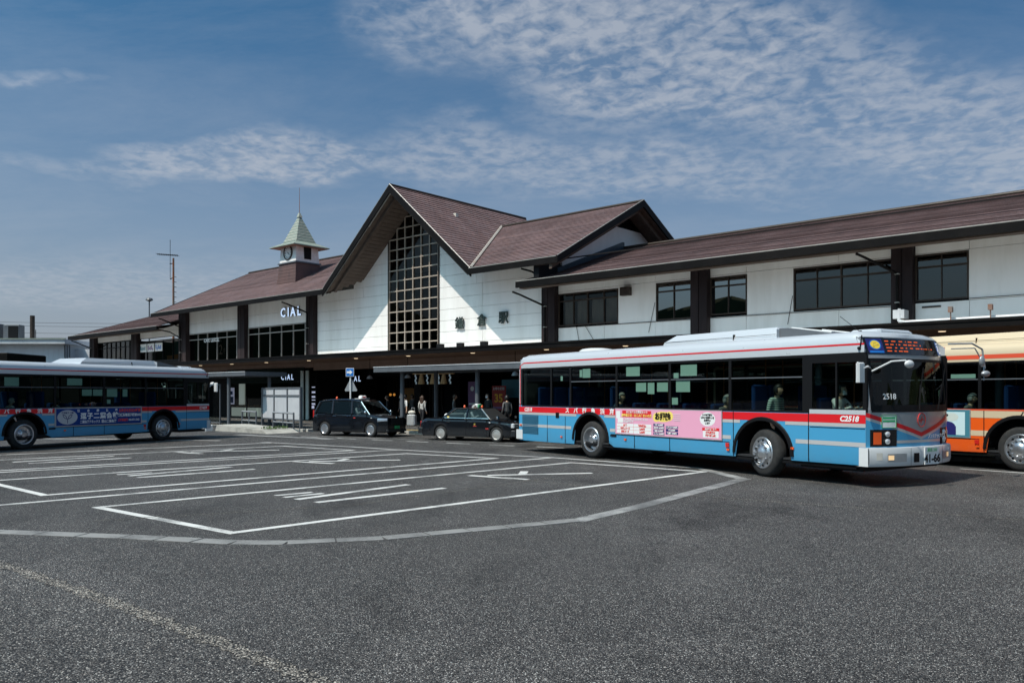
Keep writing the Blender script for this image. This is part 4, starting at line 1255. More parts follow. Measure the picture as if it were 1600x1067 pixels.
m = MB(); m.lathe([(.001, -3.3), (.3, -3.3), (.3, -3.0)], (-2.4, 0, 5.3), axis='y', n=16); m.box(-.3, .5, -3.35, -3.0, 5.5, 6.3); m.build('vent', 'dark frame', B2)
m = MB()
for k in range(3): m.path([(8.1 + .25 * k, -3.1, 6.9), (8.1 + .25 * k, -3.1, 5.6), (8.7 + .3 * k, -3.1, 5.0), (8.7 + .3 * k, -3.1, 2)], .07, 6)
m.path([(8.8, -1.2, 5.2), (10.2, -1.2, 5.3), (10.6, -1.2, 4.7)], .12, 6)
m.build('pipe', 'grey steel', B2)
t = thing('fire_stair', 'white steel stair rails beside the grey building', 'stair', (-43.6, 86, 0))
m = MB()
for k in range(7): m.tube((-.9, 0, 1 + .9 * k), (1.3, 0, 1 + .9 * k), .05, 6)
for x in (-.9, .2, 1.3): m.tube((x, 0, 0), (x, 0, 6.6), .05, 6)
m.path([(-.9, 0, 4.5), (1.3, 0, 2.7)], .06, 6)
m.build('rail', 'dark frame', t)
t = thing('dark_kiosk', 'low black flat-roofed kiosk behind the left bus', 'kiosk', (-36.5, 50, 0))
m = MB(); m.bbox(-12, 6.6, -2, 2, 3.7, 4.25, .05); m.build('roof', 'fascia black', t)
m = MB(); m.box(-11.6, 6.2, -1.6, 1.6, 0, 3.7); m.build('wall', 'fascia black', t)
m = MB(); m.box(6.2, 10.4, -1.2, 1.4, 0, 3.0); m.build('dark_backdrop', 'fascia black', t)  # hidden wing added so the view through the bus windows stays dark
AN = bthing('antenna_mast', 'tall rusty mast with a yagi antenna behind the left roof', 'antenna', -86.1, 42.0, rz=-BA)
m = MB(); m.tube((0, 0, 0), (0, 0, 16.6), .15, 10, r2=.10); m.build('mast', 'rusty steel', AN)
m = MB(); m.tube((-.35, 0, 14.3), (-.35, 0, 18.6), .028, 6); m.tube((-.35, 0, 14.3), (0, 0, 14.5), .05, 6); m.tube((-.4, 0, 16), (0, 0, 16.0), .05, 6); m.build('side_pole', 'black', AN)
m = MB(); a = Vector((-1.9, .4, 17.1)); b = Vector((.55, -.2, 16.85)); m.tube(a, b, .05, 6)
for k in range(12):
    p = a + (b - a) * (k / 11); m.tube(p + Vector((0, -.45, .0)), p + Vector((0, .45, .0)), .02, 5); m.tube(p + Vector((0, 0, -.10)), p + Vector((0, 0, .10)), .02, 5)
m.build('yagi', 'black', AN)
m = MB()
for k in range(22): m.tube((.2, -.3, 3 + .55 * k), (.2, .3, 3 + .55 * k), .03, 5)
m.build('step', 'rusty steel', AN)
LP = bthing('roof_lamp', 'thin pole with a small lamp behind the left roof', 'lamp', -87.5, 40.0)
m = MB(); m.tube((0, 0, 0), (0, 0, 11.9), .07, 8); m.build('pole', 'grey steel', LP)
m = MB(); m.lathe([(.1, 11.8), (.4, 11.95), (.3, 12.15), (.05, 12.2)], n=12); m.build('lamp_head', 'grey steel', LP)
W = thing('overhead_wires', 'thin power wires crossing the sky at far left', 'wires', (-80, 140, 0))
m = MB()
for zz in (11.6, 12.4, 13.6, 14.2):
    pts = [(x, 0, zz + 0.00035 * (x - 20) ** 2 - .3) for x in range(-60, 61, 10)]
    m.path(pts, .03, 4)
m.build('wire', 'black', W)
for x in (-60, 60):
    m = MB(); m.tube((x, 0, 0), (x, 0, 17), .2, 8, r2=.14); m.box(x - .9, x + .9, -.06, .06, 14.2, 14.4); m.build('pole', 'concrete', W)
# ---------------------------------------------------------------- vehicle materials
def paint(name, col, rough=0.32, metal=0.0, coat=0.35, dust=0.28):
    m = pmat(name, col, rough, metal, coat=coat)
    T, b = T_of(m)
    tc = T.new('ShaderNodeTexCoord'); n = T.noise(T.mapping(tc.outputs['Object'], scale=(1, 1, 2.0)), 2.2, 6, 0.7)
    sepo = T.new('ShaderNodeSeparateXYZ'); T.link(tc.outputs['Object'], sepo.inputs[0])
    dz = T.math('MULTIPLY', T.math('SUBTRACT', 1.0, T.math('MULTIPLY', sepo.outputs[2], 1.1), clamp=True), T.ramp(n, [(0.35, 0.0), (0.7, dust)]))
    T.link(T.mix(dz, (*col, 1), (0.16, 0.145, 0.13, 1)), b.inputs['Base Color'])
    T.link(T.math('MULTIPLY_ADD', n, 0.22, rough - 0.10), b.inputs['Roughness'])
    return m


paint('bus blue', (0.055, 0.300, 0.520), 0.42, coat=0.10); paint('bus red', (0.66, 0.006, 0.012), 0.42, coat=0.12); paint('bus silver', (0.58, 0.61, 0.64), 0.30, 0.25)
paint('bus stripe', (0.45, 0.445, 0.445)); paint('bus orange', (0.80, 0.105, 0.010)); paint('bus cream', (0.60, 0.485, 0.325)); paint('bus vermilion', (0.72, 0.085, 0.035))
paint('bus silver shaded', (0.30, 0.31, 0.325), 0.35, 0.2)  # side silver darkened: the shade of the front face is in its colour
paint('bumper white', (0.66, 0.67, 0.67), 0.4)
paint('taxi black', (0.0065, 0.008, 0.011), 0.10, 0.0, 0.5, dust=0.03)
pmat('taxi bumper', (0.014, 0.015, 0.017), 0.4)
dirty('tyre rubber', (0.016, 0.016, 0.0165), (0.032, 0.031, 0.029), 6.0, 0.85)
pmat('rim steel', (0.52, 0.53, 0.55), 0.28, 0.85); pmat('rim dark', (0.10, 0.10, 0.105), 0.5, 0.4); pmat('chrome', (0.75, 0.76, 0.78), 0.12, 1.0)
pmat('hubcap', (0.50, 0.48, 0.45), 0.35, 0.5)
pmat('lamp orange', (0.80, 0.10, 0.012), 0.2, coat=1.0); pmat('lamp red', (0.55, 0.02, 0.015), 0.2, coat=1.0); pmat('lamp clear', (0.75, 0.77, 0.78), 0.08, 0.4, coat=1.0)
pmat('lamp lit', (0.95, 0.7, 0.4), 0.2, emit=(1.0, 0.6, 0.28), es=0.30)
pmat('led', (0.4, 0.06, 0.01), 0.4, emit=(1.0, 0.13, 0.01), es=0.38)
pmat('ad pink', (0.78, 0.36, 0.50), 0.35); pmat('ad blue', (0.005, 0.042, 0.22), 0.4, spec=0.25); pmat('ad navy', (0.02, 0.02, 0.13), 0.4); pmat('ad yellow', (0.88, 0.68, 0.16), 0.4)
pmat('ad red', (0.70, 0.02, 0.03), 0.4); pmat('ad sky', (0.55, 0.72, 0.75), 0.4); pmat('text red', (0.75, 0.06, 0.05), 0.5); pmat('text green', (0.04, 0.38, 0.14), 0.5)
pmat('notice paper', (0.62, 0.80, 0.72), 0.7); pmat('seat blue', (0.010, 0.035, 0.12), 0.9, spec=0.1); pmat('cabin grey', (0.03, 0.031, 0.033), 0.8, spec=0.15); pmat('pole orange', (0.30, 0.09, 0.02), 0.5)
pmat('emblem yellow', (0.80, 0.58, 0.06), 0.4)
BL, BW2 = 12.0, 1.30
WR, WF = 3.60, 9.50


def xfront(y, z): return 11.93 + 0.27 * (1 - abs(y / 1.3) ** 2.6) - max(0.0, z - 1.5) * 0.09 - max(0.0, z - 2.6) * 0.25


def zbot(s):
    z = 0.34 + 0.09 * s / 12
    for w in (WR, WF):
        d = abs(s - w)
        if d < 0.74: z = max(z, 0.50 + math.sqrt(0.74 ** 2 - d * d))
    return z


S_COLS = sorted(set([0.04, .6, 1.2, 1.8, 2.4, 4.6, 5.4, 6.2, 7.0, 7.8, 8.5, 10.5, 11.0, 11.5, 11.93] + [round(w - 0.74 + 1.48 * i / 22, 4) for w in (WR, WF) for i in range(23)]))
WINS = [(0.24, 1.72), (1.80, 2.66), (2.74, 4.68), (4.76, 6.67), (6.75, 8.57), (8.65, 10.52)]


def fgrid(m, y0, y1, z0, z1, off=0.0, ny=14, nz=3, mat=0):
    rows = []
    for j in range(nz + 1):
        r = []
        for i in range(ny + 1):
            y = y0 + (y1 - y0) * i / ny
            a = z0(y) if callable(z0) else z0; b = z1(y) if callable(z1) else z1
            z = a + (b - a) * j / nz
            r.append((xfront(y, z) + off, y, z))
        rows.append(r)
    m.grid(rows, mat)


def wheel(parent, s, y, r, off, front, car=False, steer=0.0, w=0.27, rim='rim steel'):
    sg = -1 if y < 0 else 1
    m = MB()
    q = r / 0.525
    h = w / 2
    m.lathe([(.345 * q, -h * .96), (.44 * q, -h), (.495 * q, -h * .84), (.522 * q, -h * .5), (.525 * q, 0), (.522 * q, h * .5), (.495 * q, h * .84), (.44 * q, h), (.345 * q, h * .96), (.345 * q, -h * .96)], axis='y', n=36)
    o = m.build('wheel', 'tyre rubber', parent, True)
    o.location = (s + off, y, r); o.rotation_euler = (0, 0, steer)
    R1 = .345 * q
    m = MB(); e = sg * h
    if car:
        m.lathe([(R1 * 1.02, e * .97), (R1 * .95, e * 1.02), (R1 * .84, e * .80), (R1 * .62, e * .86), (R1 * .3, e * .98), (.001, e * 1.0)], axis='y', n=24)
        for k in range(10):
            a = 2 * PI * k / 10
            c = (R1 * .72 * math.cos(a), e * .93, R1 * .72 * math.sin(a)); m.sphere(c, R1 * .11, 8, 5, sc=(1, .4, 1))
    elif front:
        m.lathe([(R1 * 1.03, e * .98), (R1 * .98, e * 1.10), (R1 * .90, e * 1.08), (R1 * .84, e * .88), (R1 * .74, e * .92), (R1 * .60, e * 1.22), (R1 * .42, e * 1.30), (R1 * .36, e * 1.42), (R1 * .22, e * 1.62), (.001, e * 1.66)], axis='y', n=32)
        for k in range(10):
            a = 2 * PI * k / 10; c = Vector((R1 * .60 * math.cos(a), e * 1.2, R1 * .60 * math.sin(a)))
            m.tube(c, c + Vector((0, e * .28, 0)), R1 * .075, 6)
    else:
        m.lathe([(R1 * 1.03, e * .98), (R1 * .98, e * 1.08), (R1 * .90, e * 1.04), (R1 * .86, e * .55), (R1 * .80, e * .12), (R1 * .5, e * .02)], axis='y', n=32)
    rm = m.build('rim', rim, o); shade_auto(rm, 30)
    if not car:
        m = MB()
        if front:
            for k in range(10):
                a = 2 * PI * (k + .5) / 10; m.sphere((R1 * .80 * math.cos(a), e * .93, R1 * .80 * math.sin(a)), R1 * .085, 8, 5, sc=(1, .25, 1))
            m.build('hand_hole', 'black', o)
        else:
            m.lathe([(R1 * .52, e * .02), (R1 * .50, e * .35), (R1 * .34, e * .62), (R1 * .26, e * .95), (.001, e * .98)], axis='y', n=20)
            for k in range(10):
                a = 2 * PI * k / 10; c = Vector((R1 * .42 * math.cos(a), e * .4, R1 * .42 * math.sin(a))); m.tube(c, c + Vector((0, e * .35, 0)), R1 * .07, 6)
            shade_auto(m.build('hub', 'rim steel', o))
    return o


def make_bus(label, O, yaw, scale, pal, group='city buses on the rotary'):
    d = Vector((math.cos(yaw), math.sin(yaw))); l = Vector((-d.y, d.x))
    sc3 = scale if isinstance(scale, tuple) else (scale,) * 3
    c = Vector(O) + d * 6 * sc3[0] + l * 1.3 * sc3[1]
    t = thing('city_bus', label, 'bus', (c.x, c.y, 0), yaw, group)
    t.scale = sc3
    OFFB = (-6.0, 0, 0)
    low, band, stripe, roofc = pal['low'], pal['band'], pal['stripe'], pal['roof']
    def B(name, mb, mats, smooth=False, label=None, parent=None):
        o = mb.build(name, mats, parent or t, smooth, False, None if parent else OFFB)
        if label: o['label'] = label
        return o
    # ---- body: lower sides with real wheel openings, rear, underside, roof shell
    m = MB()
    for sg in (-1, 1):
        rows = [[(s, sg * 1.285, zbot(s)) for s in S_COLS], [(s, sg * 1.30, max(zbot(s) + .02, 0.50)) for s in S_COLS], [(s, sg * 1.30, max(zbot(s) + .03, 0.9)) for s in S_COLS], [(s, sg * 1.30, max(zbot(s) + .04, 1.30)) for s in S_COLS], [(s, sg * 1.30, 1.455) for s in S_COLS]]
        if sg > 0: rows = [list(reversed(r)) for r in rows]
        m.grid(rows)
    rx = lambda z: 0.0 + 0.055 * max(0, z - .6)
    ys = [-1.30, -1.2, -.6, 0, .6, 1.2, 1.30]
    rows = [[(rx(z) + (0.05 if abs(y) > 1.25 else 0), y, z) for y in reversed(ys)] for z in (.36, .7, 1.0, 1.455)]
    m.grid(rows)
    body = B('body', m, low)
    shade_auto(body, 40)
    m = MB()
    prof = [(1.30, 2.60), (1.30, 2.78), (1.285, 2.90), (1.235, 2.98), (1.12, 3.035), (.8, 3.07), (.4, 3.085), (0, 3.09)]
    prof = prof + [(-y, z) for y, z in reversed(prof[:-1])]
    rows = []
    for k, s in enumerate((0.10, 0.16, 0.30, 0.6, 3.0, 6.0, 9.0, 11.2)):
        cap = (2.88, 2.97, 3.05, 9)[k] if k < 3 else 9
        rows.append([(s - (0.0), y * (0.985 if k == 0 else 1), min(z, cap)) for y, z in prof])
    for back, cap in ((.45, 9), (.20, 3.045), (.08, 3.0), (.0, 2.93)):
        rows.append([(min(11.93, xfront(y, 2.9) - back) if abs(y) < 1.29 else 11.9, y, min(z, cap)) for y, z in prof])
    m.grid(rows)
    m.grid([[(0.115, y, z) for y in reversed(ys)] for z in (2.55, 2.9)])
    shade_auto(B('roof', m, roofc), 40)
    m = MB()
    m.box(0.3, 11.7, -1.25, 1.25, 0.345, 0.40); m.box(0.3, 2.8, -1.2, 1.2, 0.4, 0.9); m.box(10.4, 11.8, -1.2, 1.2, .3, .4)
    for w in (WR, WF):
        for sg in (-1, 1):
            rows = [[(w + .76 * math.cos(a), sg * 1.27, .5 + .76 * math.sin(a)) for a in [PI * i / 16 for i in range(17)]], [(w + .76 * math.cos(a), sg * .75, .5 + .76 * math.sin(a)) for a in [PI * i / 16 for i in range(17)]]]
            m.grid(rows); m.box(w - .8, w + .8, sg * .76 - .01, sg * .76 + .01, .38, 1.28)
    m.tube((WR, -1.1, .5), (WR, 1.1, .5), .12, 8); m.tube((WF, -1.1, .5), (WF, 1.1, .5), .08, 8)
    B('underbody', m, 'black')
    m = MB()
    for w in (WR, WF):
        for sg in (-1, 1):
            n = 20
            A = [PI * i / n for i in range(n + 1)]
            rows = [[(w + rr * math.cos(a), sg * yy, max(.42, .5 + rr * math.sin(a))) for a in A] for rr, yy in ((.735, 1.27), (.735, 1.325), (.80, 1.325), (.82, 1.301))]
            q = MB(); q.grid(rows); B('wheel_arch_trim', q, 'black')
    # ---- livery: bands stand a few mm proud of the panels
    def side_strip(m, s0, s1, z0, z1, o=0.004, both=True, dz=0.0):
        for sg in ((-1, 1) if both else (-1,)):
            y = sg * (1.30 + o)
            m.add([(s0, y, z0), (s1, y, z0 + dz), (s1, y, z1 + dz), (s0, y, z1)], [(0, 1, 2, 3)])
    m = MB()
    for a, b in ((0.05, 4.68), (8.40, 11.93)): side_strip(m, a, b, 1.238, 1.408)
    side_strip(m, 4.68, 8.40, 1.238, 1.408)
    B('coloured_band', m, band)
    if pal['kind'] == 'blue':
        m = MB()
        for a, b in ((0.05, 2.74), (4.46, 8.64), (10.36, 11.93)):
            side_strip(m, a, b, 1.165, 1.236); side_strip(m, a, b, 0.785, 0.872)
        for a, b in ((2.74, 2.98), (4.22, 4.46), (8.64, 8.9), (10.1, 10.36)): side_strip(m, a, b, 1.165 , 1.236)
        B('grey_stripe', m, stripe)
        m = MB(); side_strip(m, 10.69, 11.93, 1.412, 1.50, .004, False); B('silver_strip', m, 'bus silver')
        m = MB(); side_strip(m, 0.3, 11.9, 2.765, 2.80, .003); side_strip(m, 0.09, 0.125, 1.41, 2.70, .003)
        for sg in (-1, 1):
            y = sg * 1.3035
            m.add([(0.09, y, 2.70), (0.125, y, 2.70), (0.30, y, 2.765), (0.30, y, 2.80)], [(0, 1, 2, 3)])
        B('red_line', m, 'bus red')
        m = MB()
        for sg in (-1,): m.add([(.22, -1.303, .56), (1.1, -1.303, .56), (1.1, -1.303, 1.155), (.22, -1.303, 1.155)], [(0, 1, 2, 3)])
        lv = B('louvre', m, 'ad navy')
        pm = MB()
        for k in range(14): pm.box(.24, 1.08, -1.312, -1.303, .58 + .04 * k, .60 + .04 * k)
        lv.data.materials[0] = MATS['louvre blue']; B('slat', pm, 'louvre blue', parent=lv)
    else:
        m = MB(); side_strip(m, .05, 11.93, 1.412, 1.446, .006); side_strip(m, .3, 11.9, 2.66, 2.76, .003); B('red_line', m, 'bus vermilion')
        m = MB(); side_strip(m, 8.4, 8.80, 0.80, 0.93, .004); B('cream_flash', m, 'bus cream')
        m = MB(); side_strip(m, .05, 11.93, 2.60, 2.655, .003); B('cream_strip', m, 'bus cream')
    for s in (1.56, 2.45, 5.42, 6.70, 8.70, 10.66):
        m = MB(); side_strip(m, s, s + .020, zbot(s) + .01, 1.15 if s < 8 else 1.42, .0055, False); B('panel_seam', m, 'black')
    m = MB(); side_strip(m, 4.5, 8.6, .715, .727, .0055, False); B('panel_seam', m, 'black')
    m = MB(); side_strip(m, 10.7, 11.92, 1.135, 1.147, .0055, False); B('panel_seam', m, 'black')
    # ---- windows
    m = MB()
    for sg in (-1, 1):
        ya, yb = sorted((sg * 1.302, sg * 1.25))
        m.box(.2, 11.93, ya, yb, 1.42, 1.462); m.box(.16, 11.93, ya, yb, 2.565, 2.622)
        edges = [.16] + [e for w in WINS for e in w] + [10.70, 11.9]
        for a, b in [(.16, .24)] + [(WINS[i][1], WINS[i + 1][0]) for i in range(5)] + [(10.52, 10.75), (11.87, 11.95)]: m.box(a, b, ya, yb, 1.46, 2.57)
        m.box(10.75, 11.87, ya, yb, 2.44, 2.57); m.box(10.75, 11.87, ya, yb, 1.46, 1.52); m.box(11.28, 11.32, ya, yb, 1.52, 2.44)
    B('window_frame', m, 'black')
    for sg in (-1, 1):
        for a, b in WINS[2:]:
            m = MB(); y = sg * 1.304; m.box(a, b, min(y, y - sg * .02), max(y, y - sg * .02), 2.155, 2.18); B('transom', m, 'grey steel')
    for sg in (-1, 1):
        for a, b in WINS + [(10.75, 11.87)]:
            zt = 2.44 if a > 10.6 else 2.567
            q = MB(); tw_ = random.uniform(-.004, .004)
            q.add([(a, sg * (1.288 + tw_), 1.46), (b, sg * (1.288 - tw_), 1.46), (b, sg * (1.286 - tw_), zt), (a, sg * (1.286 + tw_), zt)], [(0, 1, 2, 3)])
            B('window', q, 'bus glass')
    # notices stuck inside the near windows
    for (a, b, z0, z1) in pal['notices']:
        q = MB(); q.box(a, b, -1.278, -1.272, z0, z1); B('notice', q, 'notice paper')
    # ---- front
    m = MB()
    fgrid(m, -1.3, 1.3, .74, 1.50)
    for sg in (-1, 1):
        fgrid(m, *(sorted((sg * 1.3, sg * 1.20))), 1.5, 2.93, ny=3, nz=6)
    fgrid(m, -1.2, 1.2, 2.50, 2.60, ny=14, nz=2); fgrid(m, -1.2, 1.2, 2.905, 2.935, ny=14, nz=1)
    shade_auto(B('front_panel', m, 'bus silver shaded' if pal['kind'] == 'blue' else 'bus cream'), 40)
    zr = lambda y: 0.97 + 0.26 * min(1, abs(y) / 0.9) + (0.35 * (abs(y) - .9) if abs(y) > .9 else 0)
    m = MB(); fgrid(m, -1.3, 1.3, zr, lambda y: zr(y) + .085, .005, 28, 1); fr = B('front_chevron', m, band)
    m = MB(); fgrid(m, -1.3, 1.3, lambda y: zr(y) - .055, zr, .004, 28, 1); B('front_stripe', m, stripe)
    m = MB(); fgrid(m, -1.3, 1.3, .76, lambda y: zr(y) - .055, .004, 28, 3); B('front_lower', m, low)
    m = MB(); fgrid(m, -.72, .72, .855, .91, .007, 14, 1); B('front_stripe', m, stripe)
    # windscreen and its black surround
    m = MB(); fgrid(m, -1.17, 1.17, 1.53, 2.47, -.006, 16, 5); B('windscreen', m, 'windscreen glass', True)
    m = MB()
    fgrid(m, -1.2, 1.2, 1.46, 1.60, .004, 16, 1); fgrid(m, -1.2, 1.2, 2.455, 2.51, .004, 16, 1)
    for sg in (-1, 1): fgrid(m, *sorted((sg * 1.215, sg * 1.15)), 1.5, 2.5, .004, 2, 4)
    B('windscreen_frame', m, 'black')
    m = MB(); fgrid(m, -1.2, 1.2, 2.585, 2.915, .006, 16, 3); ds = B('destination_display', m, 'black gloss')
    rr = random.Random(5)
    q = MB()
    for row, z in enumerate((2.85, 2.785, 2.72, 2.655)):
        y = -.78
        while y < (.1, .25, .62, -.35)[row]:
            w = rr.uniform(.02, .13)
            fgrid(q, y, y + w, z - .010, z + .010, .010, 2, 1); y += w + rr.uniform(.03, .09)
    q.build('led_line', 'led', ds)
    if pal['kind'] == 'blue':
        q = MB(); fgrid(q, -1.16, -.84, 2.61, 2.89, .009, 4, 2); e = q.build('route_emblem', 'sign white', ds)
        def disc(yc, zc, r, ry, off):
            mm = MB(); pts = [(yc + ry * math.cos(2 * PI * i / 20), zc + r * math.sin(2 * PI * i / 20)) for i in range(20)]
            mm.add([(xfront(y, z) + off, y, z) for y, z in pts], [tuple(range(20))]); return mm
        disc(-1.0, 2.775, .098, .118, .0115).build('ring', 'sign blue', ds); disc(-1.0, 2.777, .080, .094, .0135).build('disc', 'emblem yellow', ds)
        q = MB(); fgrid(q, -1.14, -.86, 2.615, 2.655, .0115, 3, 1); q.build('caption', 'sign blue', ds)
        text('letter', 'Co', .13, 'ad yellow', ds, (xfront(-1, 2.77) + .022, -1.0, 2.765), (R(90), 0, R(90 - 11)), .001)
        ds.children[-1].data.materials[0] = MATS['ad navy']
    q = MB(); fgrid(q, .90, 1.16, 2.61, 2.89, .009, 4, 2); q.build('wheelchair_sign', 'sign blue', ds)
    q = MB()
    cx = lambda y, z: (xfront(y, z) + .014, y, z)
    q.path([cx(1.0, 2.82), cx(1.0, 2.75), cx(1.06, 2.74), cx(1.09, 2.67)], .010, 5)
    pts = [cx(1.02 + .055 * math.cos(a), 2.69 + .055 * math.sin(a)) for a in [R(110 + 22 * i) for i in range(12)]]
    q.path(pts, .008, 5); q.sphere(cx(1.0, 2.85), .02, 8, 6); q.build('wheelchair_symbol', 'sign white', ds)
    # headlamp clusters
    for sg in (-1, 1):
        m = MB(); fgrid(m, *sorted((sg * .70, sg * 1.235)), .80, 1.125, .010, 5, 2); h = B('headlamp', m, 'black gloss')
        q = MB(); fgrid(q, *sorted((sg * 1.04, sg * 1.19)), .84, 1.075, .025, 3, 2); q.build('indicator', 'lamp orange', h)
        q = MB()
        for zc in (1.035, .895): q.sphere((xfront(.9, 1) + .012, sg * .90, zc), .068, 14, 8, sc=(.45, 1.05, .8))
        shade_auto(q.build('lens', 'lamp clear', h))
    # bumper
    m = MB()
    rows = []
    for off, z in ((.0, .78), (.07, .775), (.085, .72), (.085, .48), (.06, .415), (-.2, .41)):
        rows.append([(xfront(y, 1) + off, y * 1.012, z) for y in [-1.3 + 2.6 * i / 20 for i in range(21)]])
    m.grid(rows)
    for sg in (-1, 1):
        y0, y1 = sorted((sg * 1.30, sg * 1.318)); m.box(11.80 if sg < 0 else 11.7, 11.99, y0, y1, .415, .775)
    bp = B('front_bumper', m, 'bumper white'); shade_auto(bp, 35)
    def on_bumper(y0, y1, z0, z1, mat, name, off=.09):
        q = MB(); fgrid(q, y0, y1, z0, z1, off, 3, 1); return q.build(name, mat, bp)
    on_bumper(-.98, -.55, .50, .66, 'galvanised', 'lamp_recess'); on_bumper(-.97, -.85, .54, .63, 'lamp lit', 'fog_lamp', .095)
    on_bumper(.62, .98, .50, .66, 'galvanised', 'lamp_recess'); on_bumper(.84, .96, .54, .63, 'lamp lit', 'fog_lamp', .095)
    on_bumper(-1.19, -1.08, .54, .68, 'curtain', 'cover', .093); on_bumper(-.36, -.2, .48, .66, 'black', 'tow_hole', .093)
    for y in (-.44, -.05 + .02, .46, .62): on_bumper(y, y + .008, .40, .76, 'fascia black', 'seam', .0905)
    q = MB(); q.box(xfront(.18, 1) + .088, xfront(.18, 1) + .105, -.04, .42, .42, .76); npl = q.build('number_plate', 'sign white', bp)
    text('number', '41-66', .22, 'text green', npl, (xfront(.18, 1) + .108, .20, .53), (R(90), 0, R(90)), .001, bold=.008); npl.children[-1].data.materials[0] = MATS['black']
    text('region', '湘南 200', .085, 'text green', npl, (xfront(.18, 1) + .108, .19, .70), (R(90), 0, R(90)), .001)
    if pal['kind'] == 'blue':
        # company emblem: thin red ring with four-pointed spark
        q = MB()
        pts = [(xfront(0, 1.3) + .012, .125 * math.cos(2 * PI * i / 24), 1.30 + .135 * math.sin(2 * PI * i / 24)) for i in range(25)]
        q.path(pts, .008, 5)
        X0 = xfront(0, 1.3) + .010
        for sgn in (1, -1):
            q.add([(X0, 0, 1.30), (X0, sgn * .11, 1.30), (X0, sgn * .02, 1.30 + sgn * .03)], [(0, 1, 2)]); q.add([(X0, 0, 1.30), (X0, sgn * .03, 1.30 + sgn * .02), (X0, sgn * .028, 1.30 + sgn * .10)], [(0, 1, 2)])
            q.add([(X0, 0, 1.30), (X0, -sgn * .10, 1.30 + sgn * .02), (X0, -sgn * .0, 1.30 - sgn * .025)], [(0, 1, 2)]); q.add([(X0, 0, 1.30), (X0, sgn * .026, 1.30 + sgn * .1), (X0, -sgn * .012, 1.30 + sgn * .02)], [(0, 1, 2)])
        B('company_emblem', q, 'text red')
        text('slogan', 'ノンステップバス', .088, 'sign white', t, (xfront(.5, .98) - 6 + .02, .52, .965), (R(90), 0, R(96)), .001, bold=.002)
        q = MB(); fgrid(q, -1.02, -.72, 1.16, 1.40, .010, 3, 1); gs = B('green_sticker', q, 'sign white')
        q = MB(); fgrid(q, -1.0, -.74, 1.27, 1.31, .012, 3, 1); fgrid(q, -1.0, -.74, 1.33, 1.37, .012, 3, 1); q.path([(xfront(y, 1.2) + .014, y, z) for y, z in ((-1.02, 1.16), (-.72, 1.16), (-.72, 1.4), (-1.02, 1.4), (-1.02, 1.16))], .006, 4); q.build('print', 'text green', gs)
    text('fleet_number', pal['num'][-4:], .155, 'sign white', t, (xfront(-.83, 1.78) - 6 + .006, -.83, 1.76), (R(86), 0, R(90 - 13)), .001, bold=.003)
    # wipers, dashboard
    for y0, y1 in ((-.1, -.62), (.55, .08)):
        m = MB(); a = Vector((xfront(y0, 1.5) + .03, y0, 1.5)); b = Vector((xfront(y1, 2.0) + .035, y0 + .15, 2.0))
        m.tube(a, b, .012, 6); m.tube(b + Vector((.01, -.06, -.36)), b + Vector((.0, .10, .34)), .010, 6)
        B('wiper', m, 'black')
    m = MB(); m.box(11.2, 11.95, -1.15, 1.15, .5, 1.45); m.lathe([(.23, 0), (.24, .015), (.23, .03)], (0, 0, 0), n=20)
    k0 = len(m.v) - 60
    for i in range(k0, len(m.v)):
        x, y, z = m.v[i]; m.v[i] = (11.35 + x * .8 - z, -.72 + y, 1.52 - x * .35 + z)
    B('dashboard', m, 'cabin grey')
    # mirrors
    m = MB(); m.path([(12.0, -1.28, 2.32), (12.06, -1.42, 2.34), (12.06, -1.56, 2.30)], .018, 6); m.bbox(11.99, 12.07, -1.70, -1.50, 2.03, 2.42, .03)
    B('side_mirror', m, 'bumper white')
    m = MB(); m.path([(12.02, -1.25, 2.25), (12.35, -1.15, 2.43), (12.5, -.95, 2.45)], .017, 6); m.sphere((12.52, -.88, 2.38), .125, 14, 8, sc=(.45, 1, .62)); shade_auto(B('round_mirror', m, 'bumper white'))
    m = MB(); m.path([(12.0, 1.25, 2.86), (12.2, 1.75, 2.88), (12.28, 1.98, 2.76), (12.3, 2.04, 2.35)], .018, 7); m.path([(12.05, 1.27, 2.76), (12.24, 1.78, 2.78), (12.3, 1.95, 2.50)], .013, 6); m.path([(12.3, 2.0, 2.4), (12.34, 1.93, 2.1)], .012, 5)
    mm = B('mirror_arm', m, 'galvanised')
    q = MB(); q.sphere((12.34, 1.86, 2.50), .12, 14, 8, sc=(.4, .7, 1)); q.sphere((12.38, 1.92, 2.24), .12, 14, 8, sc=(.6, 1, .55)); shade_auto(q.build('mirror_head', 'galvanised', mm))
    # roof units
    m = MB()
    m.prism([(6.0, 3.04), (6.06, 3.13), (6.36, 3.30), (9.45, 3.30), (9.52, 3.24), (9.52, 3.04)], -.88, .88)
    v = m.v
    for i, (x, y, z) in enumerate(v):
        if z > 3.25: v[i] = (x, y * .86, z)
    ac = B('air_conditioner', m, roofc); shade_auto(ac, 20)
    q = MB(); q.prism([(9.52, 3.03), (9.52, 3.27), (9.75, 3.26), (10.75, 3.08), (10.75, 3.03)], -.80, .80); q.build('intake', 'grey steel', ac)
    q = MB(); q.box(8.3, 8.315, -.885, .885, 3.05, 3.2); q.box(6.1, 9.5, -.884, -.88, 3.13, 3.14); q.build('seam', 'black', ac)
    q = MB()
    for y in (-.5, .5): q.tube((9.6, y, 3.28), (10.6, y, 3.12), .025, 6)
    q.build('rail', 'bumper white', ac)
    m = MB(); m.lathe([(.001, 3.19), (.25, 3.185), (.42, 3.16), (.5, 3.10), (.5, 3.04)], (2.45, -.2, 0), n=24); shade_auto(B('roof_vent', m, 'bumper white'))
